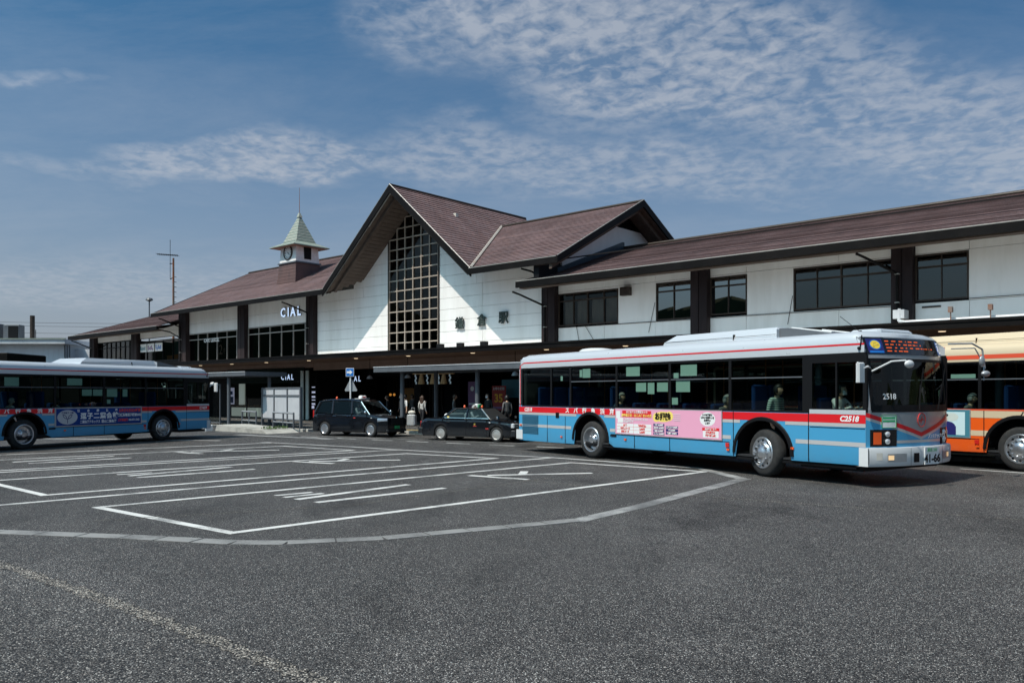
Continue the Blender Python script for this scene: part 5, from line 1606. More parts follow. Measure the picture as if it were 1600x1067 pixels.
    m = MB(); m.bbox(11.0, 11.7, -.55, .55, 3.05, 3.13, .05); B('roof_hatch', m, roofc)
    m = MB(); m.tube((11.4, -.7, 3.06), (10.95, -.72, 3.42), .006, 5); m.sphere((11.4, -.7, 3.07), .03, 8, 6); B('aerial', m, 'black')
    m = MB(); m.tube((11.82, -1.31, 2.72), (11.86, -1.315, 2.95), .012, 5); m.sphere((11.80, -1.31, 2.70), .035, 8, 6); B('marker_lamp', m, 'black')
    # small lamps along the side
    m = MB(); m.box(8.50, 8.60, -1.325, -1.30, .60, .70); B('side_reflector', m, 'lamp red')
    for s, z in ((8.53, .52), (5.05, .58), (.12, .80), (2.25, .52), (10.25, .65)):
        m = MB(); m.box(s, s + .075, -1.325, -1.30, z, z + .05); B('side_lamp', m, 'lamp orange')
    m = MB(); m.box(2.0, 2.16, -1.312, -1.30, 1.10, 1.26) if pal['kind'] == 'blue' else m.box(.5, .6, -1.31, -1.3, 1.1, 1.2); m.box(4.48, 4.72, -1.318, -1.30, .66, .71)
    B('filler_flap', m, 'black')
    # rear
    m = MB(); m.box(-.10, .25, -1.315, 1.315, .38, .68); B('rear_bumper', m, 'bumper white')
    m = MB(); m.add([(.02 + .04, 1.1, 1.5), (.06, -1.1, 1.5), (.11, -1.1, 2.5), (.11, 1.1, 2.5)], [(0, 1, 2, 3)]); m.box(.05, .13, -1.3, 1.3, 1.455, 1.5); B('rear_window', m, 'black gloss')
    m = MB()
    for sg in (-1, 1):
        y0, y1 = sorted((sg * 1.3, sg * 1.1)); m.box(.05, .13, y0, y1, 1.45, 2.6)
    B('rear_pillar', m, 'bus silver' if pal['kind'] == 'blue' else 'bus cream')
    m = MB()
    for sg in (-1, 1):
        y0, y1 = sorted((sg * 1.25, sg * 1.0)); m = MB(); m.box(-.02, .05, y0, y1, .75, 1.05); B('tail_lamp', m, 'lamp red')
    # ---- wheels
    for sg in (-1, 1):
        wheel(t, WR, sg * 1.13, .525, -6, False); wheel(t, WF, sg * 1.12, .525, -6, True, steer=pal['steer'])
    # ---- inside
    m = MB(); m.box(.3, 11.8, -1.24, 1.24, .42, .46); m.box(.3, 2.6, -1.24, 1.24, .46, .95); m.box(.4, 11.7, -1.2, 1.2, 2.62, 2.66); m.box(.26, .30, -1.2, 1.2, .9, 2.6)
    for sg in (-1, 1):
        y0, y1 = sorted((sg * 1.27, sg * 1.285)); m.box(.3, 11.6, y0, y1, 1.27, 1.44)
    m.box(10.58, 10.62, -1.24, -.2, .46, 1.75)
    B('cabin_lining', m, 'cabin grey')
    sm = MB(); sm.bbox(-.24, .22, -.22, .22, .42, .52, .03); sm.bbox(-.30, -.20, -.22, .22, .50, 1.12, .03)
    first = None
    for k, s in enumerate((1.2, 2.0, 2.75, 4.6, 5.5, 6.4, 7.3, 8.2, 9.4)):
        for y in (-.98, -.5, .5, .98):
            if first is None:
                first = sm.build('seat', 'seat blue', t); o = first
            else:
                o = first.copy(); COL.objects.link(o)
            o.location = (s - 6, y, .90 if s in (2.75, 4.6, 9.4) or s < 2.5 else .46)
    sd = first.copy(); COL.objects.link(sd); sd.location = (10.95 - 6, -.86, .62)
    for s in (2.2, 4.9, 6.9, 8.7, 10.55):
        for y in (-.28, .28):
            m = MB(); m.tube((s, y, .46), (s, y, 2.62), .016, 6); B('grab_pole', m, 'pole orange')
    # ---- lettering on the side
    if pal['kind'] == 'blue':
        for k, ch in enumerate('スバ行急浜京'):
            text('letter', ch, .165, 'sign white', t, (2.56 + .395 * k - 6, -1.307, 1.322), ext=.001, bold=.006, shear=.0, sx=1.15)
        text('fleet_number', pal['num'], .15, 'sign white', t, (.55 - 6, -1.307, 1.322), ext=.001, shear=.2, bold=.006); text('fleet_number', pal['num'], .15, 'sign white', t, (11.58 - 6, -1.307, 1.322), ext=.001, shear=.2, bold=.006)
    else:
        text('letter', 'ノンステップバス', .17, 'black', t, (10.2 - 6, -1.307, 1.325), ext=.001, bold=.004, sx=1.1)
    # ---- advert board
    m = MB(); m.box(4.69, 8.40, -1.322, -1.30, .735, 1.435); ad = B('advert_board', m, 'galvanised')
    Y0 = -1.3235
    def pr(a, b, z0, z1, mat, name='print', o=0.0):
        q = MB(); q.add([(a, Y0 - o, z0), (b, Y0 - o, z0), (b, Y0 - o, z1), (a, Y0 - o, z1)], [(0, 1, 2, 3)]); return q.build(name, mat, ad)
    def tx(s, size, mat, x, z, sx=1.0, bold=.003, align='CENTER'): return text('caption', s, size, mat, ad, (x, Y0 - .006, z), ext=.0008, bold=bold, sx=sx, align=align)
    def ell(x, z, rx_, rz_, mat, o):
        q = MB(); q.add([(x + rx_ * math.cos(2 * PI * i / 24), Y0 - o, z + rz_ * math.sin(2 * PI * i / 24)) for i in range(24)], [tuple(range(24))]); return q.build('print', mat, ad)
    pal['ad'](pr, tx, ell)
    return t


def ad_pink(pr, tx, ell):
    pr(4.71, 8.38, .755, 1.415, 'ad pink')
    pr(4.98, 6.08, 1.20, 1.375, 'ad red', o=.001)
    pr(4.74, 4.90, 1.16, 1.36, 'sign white', o=.001); pr(4.80, 5.02, 1.05, 1.18, 'sign white', o=.002)
    tx('はじめての方限定セット', .075, 'sign white', 5.55, 1.335, bold=.002); tx('高齢者さま・お二人住まいの方', .082, 'ad yellow', 5.53, 1.245, bold=.003)
    tx('ご自宅まるごとおまかせください', .062, 'sign white', 5.5, 1.145, bold=.002); tx('まずはお電話で', .062, 'sign white', 5.2, 1.08)
    pr(4.77, 6.08, .775, 1.03, 'sign white', o=.001)
    for z in (.862, .946): pr(4.77, 6.08, z, z + .006, 'text red', o=.002)
    pr(5.42, 5.426, .775, 1.03, 'text red', o=.0022)
    for z, a, b in ((.985, '内 容', '料金(税込)'), (.902, 'お試しコース', '2,200円'), (.817, '基本コース', '3,300円')):
        tx(a, .062, 'text red', 5.1, z); tx(b, .062, 'text red', 5.75, z)
    ell(6.50, 1.24, .32, .13, 'ad yellow', .001); ell(6.26, 1.22, .12, .115, 'ad yellow', .0012); ell(6.72, 1.26, .13, .12, 'ad yellow', .0014)
    tx('お掃除', .185, 'black', 6.49, 1.235, bold=.010)
    for k in range(4):
        pr(6.16, 6.55, 1.00 - .075 * k, 1.062 - .075 * k, 'ad navy', o=.001); tx(('台所', '換気扇', '浴室', 'トイレ')[k] + ' 16,500円', .05, 'sign white', 6.36, 1.03 - .075 * k)
    for k in range(3):
        pr(6.60, 7.02, .955 - .075 * k, 1.017 - .075 * k, 'ad navy', o=.001); tx(('エアコン', '窓', '洗面所')[k] + ' 9,900円', .05, 'sign white', 6.81, .985 - .075 * k)
    for k in range(4): tx('――――', .06, 'sign white', 6.98, 1.31 - .05 * k)
    ell(7.96, 1.22, .24, .165, 'sign white', .001)
    for k, s in enumerate(('いつも家族に', 'きれいな暮らしを', 'お手伝い', 'します')): tx(s, .052, 'black', 7.96, 1.32 - .065 * k)
    pr(7.82, 8.30, .79, 1.0, 'sign white', o=.001); pr(7.80, 8.32, .95, 1.02, 'ad red', o=.002); tx('お気軽にどうぞ', .05, 'sign white', 8.06, .985)
    tx('無料見積り', .06, 'text red', 8.06, .905); tx('受付 9時-18時', .052, 'text red', 8.06, .835)


def ad_blue(pr, tx, ell):
    pr(4.74, 8.35, .775, 1.39, 'ad blue')
    ell(5.18, 1.08, .40, .265, 'board face', .001)
    tx('株式会社 二葉', .075, 'ad navy', 5.18, 1.235)
    for sg in (-1, 1):
        pts = [(5.18 + sg * (.02 + .15 * u), 1.02 + .16 * v) for u, v in ((0, 0), (.4, .1), (.9, .45), (1.1, .95), (.7, .9), (.2, .55))]
        for a, b in zip(pts, pts[1:] + pts[:1]):
            d = Vector((b[0] - a[0], b[1] - a[1])); n = Vector((-d.y, d.x)).normalized() * .012
            ellp = [(a[0] - n.x, a[1] - n.y), (b[0] - n.x, b[1] - n.y), (b[0] + n.x, b[1] + n.y), (a[0] + n.x, a[1] + n.y)]
            q = pr(0, 1, 0, 1, 'ad navy', o=.002)
            for vtx, p in zip(q.data.vertices, ellp): vtx.co = (p[0], -1.3258, p[1])
    pr(5.17, 5.195, .86, 1.03, 'ad navy', o=.002)
    for k, ch in enumerate('総合葬祭場'): tx(ch, .105, 'sign white', 5.62 + .40 * k, 1.30, bold=.004)
    for k, ch in enumerate('逗子二葉会館'): tx(ch, .245, 'sign white', 5.82 + .272 * k, 1.095, bold=.010)
    tx('二葉会館アネックス', .12, 'sign white', 6.10, .885, bold=.004, sx=.78); tx('葉山二葉会館', .12, 'sign white', 6.90, .885, bold=.004, sx=.9)
    tx('お急ぎの方は24時間', .135, 'text red', 7.83, 1.28, bold=.006, sx=.82); tx('横須賀線逗子駅前2022', .125, 'sign white', 7.83, 1.105, bold=.005, sx=.86)
    tx('ご相談無料', .105, 'text red', 7.52, .915, bold=.004, sx=.9); tx('046-871-5062', .11, 'sign white', 8.03, .915, bold=.003, sx=.8)


def ad_portrait(pr, tx, ell):
    pr(4.71, 8.38, .755, 1.415, 'poster teal'); pr(5.0, 8.27, .80, 1.37, 'ad sky', o=.001); ell(7.95, 1.24, .16, .1, 'counter white', .002)
    # a plain figure in a dark uniform
    q = pr(7.5, 8.05, .80, 1.02, 'ad navy', o=.002); ell(7.78, 1.02, .25, .12, 'ad navy', .0022)
    ell(7.74, 1.18, .095, .125, 'skin', .003); ell(7.73, 1.285, .13, .055, 'black', .004); pr(7.72, 7.78, .84, 1.03, 'sign blue', o=.004)
    for k in range(3): tx('安全運転で', .16, 'ad navy', 6.2, 1.25 - .17 * k)


pmat('louvre blue', (0.03, 0.13, 0.21), 0.5); pmat('skin', (0.52, 0.32, 0.22), 0.55)
NOT1 = [(3.1, 3.22, 2.29, 2.50), (3.24, 3.58, 2.27, 2.53), (5.08, 5.60, 2.28, 2.53), (7.05, 7.58, 2.25, 2.52), (6.82, 6.98, 2.2, 2.33), (5.46, 5.84, 1.87, 2.10), (5.90, 6.14, 1.81, 2.10), (6.24, 6.62, 1.87, 2.10), (6.9, 7.36, 1.86, 2.15), (6.76, 6.96, 1.55, 1.72), (2.2, 2.3, 2.2, 2.34)]
NOT2 = [(2.9, 3.4, 2.2, 2.5), (1.0, 1.9, 2.2, 2.5), (5.2, 5.8, 2.25, 2.5), (5.8, 6.2, 1.86, 2.1), (6.25, 6.65, 1.86, 2.1), (6.85, 7.3, 1.82, 2.12), (7.55, 7.76, 1.82, 2.12), (6.85, 7.0, 1.55, 1.72)]
BUS1 = make_bus('light blue and silver bus with a pink advert and fleet number C2518, nearest the camera', (0.208, 25.95), R(-57.5), (1.03, 1.075, 1.0), dict(kind='blue', low='bus blue', band='bus red', stripe='bus stripe', roof='bus silver', num='C2518', steer=R(-14), notices=NOT1, ad=ad_pink))
BUS2 = make_bus('blue and silver bus in shade with a blue advert, cut off by the left edge', (-17.33, 23.34), R(64.5), 0.938, dict(kind='blue', low='bus blue', band='bus red', stripe='bus stripe', roof='bus silver', num='C1459', steer=R(0), notices=NOT2, ad=ad_blue))
BUS3 = make_bus('orange and cream bus half hidden behind the blue bus at the right edge', (6.64, 26.83), R(-57), 1.0, dict(kind='orange', low='bus orange', band='bus cream', stripe='bus cream', roof='bus cream', num='M4021', steer=0, notices=[(7.9, 8.5, 2.2, 2.3), (9.7, 10.2, 1.9, 2.1)], ad=ad_portrait))
# ---------------------------------------------------------------- taxis
def car_body(t, st, W, mat, off):
    """loft: stations (s, z_bottom, z_waist, z_top, half width at waist, half width at top)"""
    rows = []
    for s, zb_, zw, zt, hw, ht in st:
        pr_ = [(hw - .05, zb_), (hw - .005, zb_ + .05), (hw, zw - .08), (hw - .008, zw), (ht + .02, zt - .035), (ht - .06, zt), (0, zt + .02)]
        pts = pr_ + [(-y, z) for y, z in reversed(pr_[:-1])]
        rows.append([(s, y, z) for y, z in pts])
    m = MB(); m.grid(rows)
    for r in (rows[0], rows[-1]):
        k = len(m.v); m.v += r; m.f.append(tuple(range(k, k + len(r)))); m.m.append(0); m.uv.append([(0, 0)] * len(r))
    o = m.build('body', mat, t, loc=off); shade_auto(o, 32); return o


def arch(s, ws, r, base):
    z = base
    for w in ws:
        d = abs(s - w)
        if d < r: z = max(z, .31 + math.sqrt(r * r - d * d))
    return z


def make_sedan(label, O, yaw, scale):
    d = Vector((math.cos(yaw), math.sin(yaw))); l = Vector((-d.y, d.x)); c = Vector(O) + (d * 2.35 + l * .85) * scale
    t = thing('taxi', label, 'taxi', (c.x, c.y, 0), yaw); t.scale = (scale,) * 3
    off = (-2.35, 0, 0); WS = (1.12, 3.90)
    zt = lambda s: 0.86 + (.11 * min(1, s / .25)) if s < .25 else (.97 if s < 1.35 else (.96 if s < 3.2 else .96 - .14 * ((s - 3.2) / 1.4) ** 1.3))
    S = sorted(set([0, .04, .12, .25, .45, 1.6, 1.9, 2.3, 2.7, 3.1, 3.3, 4.35, 4.5, 4.6, 4.66, 4.7] + [round(w - .36 + .72 * i / 14, 3) for w in WS for i in range(15)]))
    st = []
    for s in S:
        e = min(1, .86 + .14 * min(s, 4.7 - s) / .35) if min(s, 4.7 - s) < .35 else 1
        st.append((s, arch(s, WS, .355, .19 + (.10 if s < .1 or s > 4.62 else 0)), zt(s) - .10, zt(s), .845 * e, .76 * e))
    body = car_body(t, st, .85, 'taxi black', off)
    def B(name, m, mat, p=None, sm=False):
        o = m.build(name, mat, p or t, sm, False, None if p else off); return o
    # cabin: roof, pillars and separate panes
    zr = 1.44
    roof = [(1.78, .56, 1.40), (1.95, .60, zr), (2.4, .62, zr + .02), (2.9, .60, zr), (3.06, .56, 1.40)]
    m = MB(); m.grid([[(s, y, z - (.03 if abs(y) > .5 else 0)) for y in (-w - .02, -w + .08, 0, w - .08, w + .02)] for s, w, z in roof]); m.grid([[(s, y, z - .05) for y in (w, 0, -w)] for s, w, z in roof])
    shade_auto(B('roof', m, 'taxi black'), 40)
    for sg in (-1, 1):
        P = lambda s, z: (s, sg * (.79 - .21 * (z - .96) / .46), z)
        A0, A1 = P(3.58, .955), P(3.06, 1.39); B0, B1 = P(2.40, .97), P(2.38, 1.41); C0, C1 = P(1.28, .975), P(1.74, 1.39)
        m = MB(); m.tube(A0, A1, .030, 6); m.tube(B0, B1, .045, 6); m.tube(P(1.22, .97), P(1.72, 1.40), .05, 6); m.tube(A1, C1, .03, 6); B('pillar', m, 'taxi black')
        for a, b in (((A0, A1), (B0, B1)), ((B0, B1), (C0, C1))):
            q = MB(); q.add([a[0], a[1], b[1], b[0]], [(0, 1, 2, 3)]); B('side_window', q, 'car glass')
        m = MB(); o_ = Vector((0, sg * .03, 0)); m.path([Vector(p) + o_ for p in (P(3.52, .985), P(3.04, 1.40), P(2.4, 1.425), P(1.80, 1.41), P(1.30, 1.0), P(3.52, .985))], .011, 5); B('chrome_trim', m, 'chrome')
        m = MB()
        for s in (2.40, 1.20, 3.42): m.box(s, s + .008, *sorted((sg * .848, sg * .80)), .25 if s > 2 else .7, .95)
        B('door_seam', m, 'black')
        m = MB()
        for s in (1.45, 2.58): m.box(s, s + .16, *sorted((sg * .862, sg * .84)), .80, .835)
        B('door_handle', m, 'taxi bumper')
        m = MB(); m.path([(3.95, sg * .74, .93), (3.98, sg * .80, 1.0)], .012, 5); m.bbox(3.92, 4.02, *sorted((sg * .76, sg * .90)), .98, 1.09, .02); B('fender_mirror', m, 'chrome')
        m = MB(); m.box(3.55, 3.62, *sorted((sg * .852, sg * .83)), .80, .85); B('side_indicator', m, 'lamp clear')
    for (s0, z0, w0, s1, z1, w1, nm) in ((3.62, .965, .74, 3.07, 1.40, .56, 'windscreen'), (1.16, .985, .72, 1.74, 1.40, .55, 'rear_window')):
        q = MB(); q.add([(s0, -w0, z0), (s0, w0, z0), (s1, w1, z1), (s1, -w1, z1)], [(0, 1, 2, 3)]); B(nm, q, 'car glass')
    m = MB(); m.bbox(-.10, .16, -.80, .80, .30, .56, .03); m.box(-.12, -.09, -.78, .78, .50, .55); B('rear_bumper', m, 'taxi bumper')
    m = MB(); m.box(-.13, -.10, -.8, .8, .56, .585); B('bumper_trim', m, 'chrome')
    m = MB(); m.bbox(4.56, 4.82, -.82, .82, .26, .52, .04); B('front_bumper', m, 'taxi bumper')
    for sg in (-1, 1):
        y0, y1 = sorted((sg * .72, sg * .42)); m = MB(); m.box(-.012, .05, y0, y1, .60, .84); B('tail_lamp', m, 'lamp red')
        y0, y1 = sorted((sg * .80, sg * .36)); m = MB(); m.bbox(4.56, 4.73, y0, y1, .62, .80, .03); B('headlamp', m, 'lamp clear')
    m = MB(); m.box(4.66, 4.72, -.34, .34, .60, .80); B('grille', m, 'chrome')
    m = MB(); m.box(.3, 4.4, -.7, .7, .2, .5)
    for w in WS: m.box(w - .4, w + .4, -.78, .78, .3, .68)
    B('underbody', m, 'black')
    m = MB(); m.bbox(3.0, 3.6, -.65, .65, .55, 1.0, .05); m.bbox(2.3, 2.85, -.68, -.12, .5, .78, .05); m.bbox(2.2, 2.38, -.68, -.12, .5, 1.22, .05); m.bbox(2.3, 2.85, .12, .68, .5, .78, .05); m.bbox(2.2, 2.38, .12, .68, .5, 1.22, .05); m.bbox(1.2, 1.45, -.7, .7, .5, 1.18, .05); m.bbox(1.3, 1.9, -.7, .7, .5, .75, .05)
    B('seats', m, 'sign white')
    bpy.context.view_layer.update()
    t.children[-1].data.materials[0] = MATS['cabin grey']
    for s in WS:
        for sg in (-1, 1): wheel(t, s, sg * .745, .318, -2.35, False, car=True, w=.19, rim='hubcap')
    m = MB(); m.bbox(2.42, 2.60, -.16, .16, 1.46, 1.60, .03); L = B('roof_lamp', m, 'sign white'); q = MB(); q.bbox(2.60, 2.66, -.16, .16, 1.46, 1.58, .02); q.build('green_panel', 'text green', L)
    for s, y in ((2.15, -.5), (3.0, -.46)):
        m = MB(); m.lathe([(.05, 1.44), (.05, 1.50), (.035, 1.54), (.001, 1.55)], (s, y, 0), n=12); B('signal_lamp', m, 'lamp orange', sm=True)
    text('emblem', '◎', .09, 'ad yellow', t, (2.85 - 2.35, -.856, .74), ext=.001); q = MB(); q.box(2.78, 2.94, -.854, -.85, .655, .675); B('door_print', q, 'text red')
    text('door_print', '無線', .075, 'text red', t, (3.46 - 2.35, -.856, .56), ext=.001)
    m = MB(); m.box(1.42, 1.52, -.77, -.765, 1.0, 1.07); B('sticker', m, 'ad yellow')
    m = MB(); m.tube((1.0, -.3, .97), (.85, -.3, 1.5), .005, 5); B('aerial', m, 'black')
    return t


def make_van_taxi(label, O, yaw, scale):
    d = Vector((math.cos(yaw), math.sin(yaw))); l = Vector((-d.y, d.x)); c = Vector(O) + (d * 2.2 + l * .85) * scale
    t = thing('taxi', label, 'taxi', (c.x, c.y, 0), yaw); t.scale = (scale,) * 3
    off = (-2.2, 0, 0); WS = (.78, 3.53)
    def zt(s):
        if s < .1: return .98
        if s < 3.25: return 1.05
        return 1.05 - .18 * ((s - 3.25) / 1.15) ** 1.5
    S = sorted(set([0, .05, .14, .3, 1.4, 1.8, 2.2, 2.6, 3.0, 3.9, 4.0, 4.15, 4.28, 4.36, 4.4] + [round(w - .38 + .76 * i / 14, 3) for w in WS for i in range(15)]))
    st = []
    for s in S:
        e = 1
        if s < .3: e = .93 + .07 * s / .3
        if s > 3.9: e = 1 - .20 * ((s - 3.9) / .5) ** 2
        st.append((s, arch(s, WS, .375, .2 + (.06 if s > 4.3 else 0)), zt(s) - .12, zt(s), .85 * e, .80 * e))
    car_body(t, st, .85, 'taxi black', off)
    def B(name, m, mat, p=None, sm=False): return m.build(name, mat, p or t, sm, False, None if p else off)
    roof = [(.28, .62, 1.60), (.5, .66, 1.70), (1.2, .68, 1.745), (2.0, .68, 1.75), (2.6, .66, 1.71), (2.85, .62, 1.63)]
    m = MB(); m.grid([[(s, y, z - (.05 if abs(y) > w else 0.0)) for y in (-w - .03, -w + .06, 0, w - .06, w + .03)] for s, w, z in roof]); m.grid([[(s, y, z - .06) for y in (w, 0, -w)] for s, w, z in roof]); shade_auto(B('roof', m, 'taxi black'), 45)
    for sg in (-1, 1):
        P = lambda s, z: (s, sg * (.815 - .155 * (z - 1.04) / .62), z)
        Q = [(P(3.42, 1.02), P(2.84, 1.60)), (P(2.42, 1.05), P(2.34, 1.66)), (P(1.25, 1.05), P(1.20, 1.68)), (P(.18, 1.06), P(.42, 1.60))]
        m = MB(); m.tube(*Q[0], .035, 6); m.tube(*Q[1], .05, 6); m.tube(*Q[2], .05, 6); m.tube(*Q[3], .07, 6); m.tube(P(3.0, 1.03), P(2.72, 1.62), .02, 6)
        m.path([Q[0][1], Q[1][1], Q[2][1], Q[3][1]], .035, 6); B('pillar', m, 'taxi black')
        for k, g in enumerate(('car glass', 'privacy glass', 'privacy glass')):
            q = MB(); q.add([Q[k][0], Q[k][1], Q[k + 1][1], Q[k + 1][0]], [(0, 1, 2, 3)]); B('side_window', q, g)
        m = MB()
        for s in (1.22, 2.42, 3.3): m.box(s, s + .008, *sorted((sg * .853, sg * .8)), .3 if s > 1.3 else .75, 1.03)
        B('door_seam', m, 'black')
        m = MB()
        for s in (1.30, 2.16): m.box(s, s + .20, *sorted((sg * .872, sg * .845)), .93, .965)
        B('door_handle', m, 'chrome')
        m = MB(); m.path([(3.30, sg * .79, 1.10), (3.32, sg * .9, 1.12)], .014, 5); m.sphere((3.33, sg * .94, 1.14), .10, 12, 8, sc=(.7, .8, .75)); shade_auto(B('door_mirror', m, 'chrome'))
        m = MB(); m.bbox(-.012, .07, *sorted((sg * .785, sg * .70)), .80, 1.20, .02); B('tail_lamp', m, 'lamp red')
        m = MB(); rows = [[(3.94 + .44 * i / 6, sg * (.862 * (1 - .20 * ((.04 + .44 * i / 6) / .5) ** 2) - (.02 if z > .85 else 0)), z - .03 * (1 - i / 6) * (z < .77)) for i in range(7)] for z in (.745, .80, .865)]; m.grid(rows); shade_auto(B('headlamp', m, 'rim steel'))
        m = MB(); m.box(3.55, 3.62, *sorted((sg * .858, sg * .83)), .86, .90); B('side_indicator', m, 'lamp clear')
    for (s0, z0, w0, s1, z1, w1, nm) in ((3.50, 1.04, .76, 2.86, 1.62, .60, 'windscreen'), (.05, 1.08, .74, .34, 1.58, .62, 'rear_window')):
        q = MB(); q.add([(s0, -w0, z0), (s0, w0, z0), (s1, w1, z1), (s1, -w1, z1)], [(0, 1, 2, 3)]); B(nm, q, 'car glass')
    m = MB(); m.tube((3.46, -.80, 1.03), (2.86, -.665, 1.62), .014, 6); m.tube((3.46, .80, 1.03), (2.86, .665, 1.62), .014, 6); B('pillar_trim', m, 'chrome')
    m = MB(); m.box(4.33, 4.42, -.45, .45, .58, .82)
    for k in range(4): m.box(4.42, 4.43, -.45, .45, .60 + .055 * k, .615 + .055 * k)
    B('grille', m, 'taxi bumper')
    m = MB(); m.lathe([(.001, 4.425), (.07, 4.425), (.07, 4.40)], (0, 0, .86), axis='x', n=16); B('badge', m, 'chrome')
    m = MB(); m.box(4.40, 4.43, -.17, .17, .38, .52); B('number_plate', m, 'text green')
    m = MB(); m.bbox(4.2, 4.44, -.72, .72, .24, .36, .04); B('front_bumper', m, 'taxi bumper')
    m = MB(); m.box(.3, 4.2, -.7, .7, .2, .5)
    for w in WS: m.box(w - .4, w + .4, -.78, .78, .3, .7)
    B('underbody', m, 'black')
    m = MB(); m.bbox(2.95, 3.5, -.65, .65, .6, 1.06, .05)
    for y in (-.68, .12): m.bbox(2.2, 2.8, y, y + .56, .5, .82, .05); m.bbox(2.08, 2.26, y, y + .56, .5, 1.36, .05)
    m.bbox(.7, 1.3, -.7, .7, .5, .82, .05); m.bbox(.6, .8, -.7, .7, .5, 1.35, .05); B('seats', m, 'cabin grey')
    for s in WS:
        for sg in (-1, 1): wheel(t, s, sg * .755, .33, -2.2, False, car=True, w=.19, rim='rim steel')
    m = MB(); m.bbox(2.28, 2.48, -.20, .20, 1.76, 1.90, .04); m.box(2.2, 2.55, -.35, .35, 1.745, 1.765); L = B('roof_lamp', m, 'sign white')
    q = MB(); q.box(2.475, 2.485, -.12, .12, 1.79, 1.86); q.build('print', 'text red', L)
    m = MB(); m.lathe([(.05, 1.74), (.05, 1.80), (.03, 1.84), (.001, 1.85)], (1.25, -.5, 0), n=12); B('signal_lamp', m, 'lamp orange', sm=True)
    q = MB(); q.box(2.55, 2.66, -.858, -.85, .86, .89); B('door_print', q, 'text red')
    return t


TAXI1 = make_van_taxi('tall black van taxi with a white roof lamp, at the left of the two taxis', (-8.75, 35.40), R(-29), 0.915)
TAXI2 = make_sedan('black sedan taxi with orange roof lamps, partly behind the rear of the pink-advert bus', (-3.66, 31.88), R(-28), 0.89)

# ---------------------------------------------------------------- people
pmat('hair brown', (0.055, 0.028, 0.016), 0.6); pmat('hair black', (0.010, 0.009, 0.009), 0.5); pmat('hair grey', (0.30, 0.29, 0.28), 0.6)
dirty('shirt white', (0.80, 0.79, 0.77), (0.62, 0.61, 0.59), 8.0, 0.85); dirty('cloth black', (0.013, 0.013, 0.015), (0.024, 0.024, 0.027), 8.0, 0.9); dirty('cloth navy', (0.02, 0.045, 0.085), (0.03, 0.06, 0.10), 8.0, 0.9)
dirty('cloth grey', (0.12, 0.12, 0.12), (0.16, 0.16, 0.16), 8.0, 0.9); pmat('shoe', (0.02, 0.018, 0.016), 0.5); pmat('mask white', (0.78, 0.79, 0.80), 0.8)


def striped(name, a, b, sc, vert=True):
    m = pmat(name, a, 0.85); T, bs = T_of(m)
    tc = T.new('ShaderNodeTexCoord'); sx = T.new('ShaderNodeSeparateXYZ'); T.link(tc.outputs['Object'], sx.inputs[0])
    f = T.math('SINE', T.math('MULTIPLY', sx.outputs[1 if vert else 2], sc)); f = T.math('GREATER_THAN', f, 0.25)
    T.link(T.mix(f, (*a, 1), (*b, 1)), bs.inputs['Base Color'])


striped('stripe blouse', (0.74, 0.71, 0.66), (0.10, 0.09, 0.085), 95); striped('stripe shirt', (0.66, 0.76, 0.70), (0.03, 0.11, 0.085), 130, False)


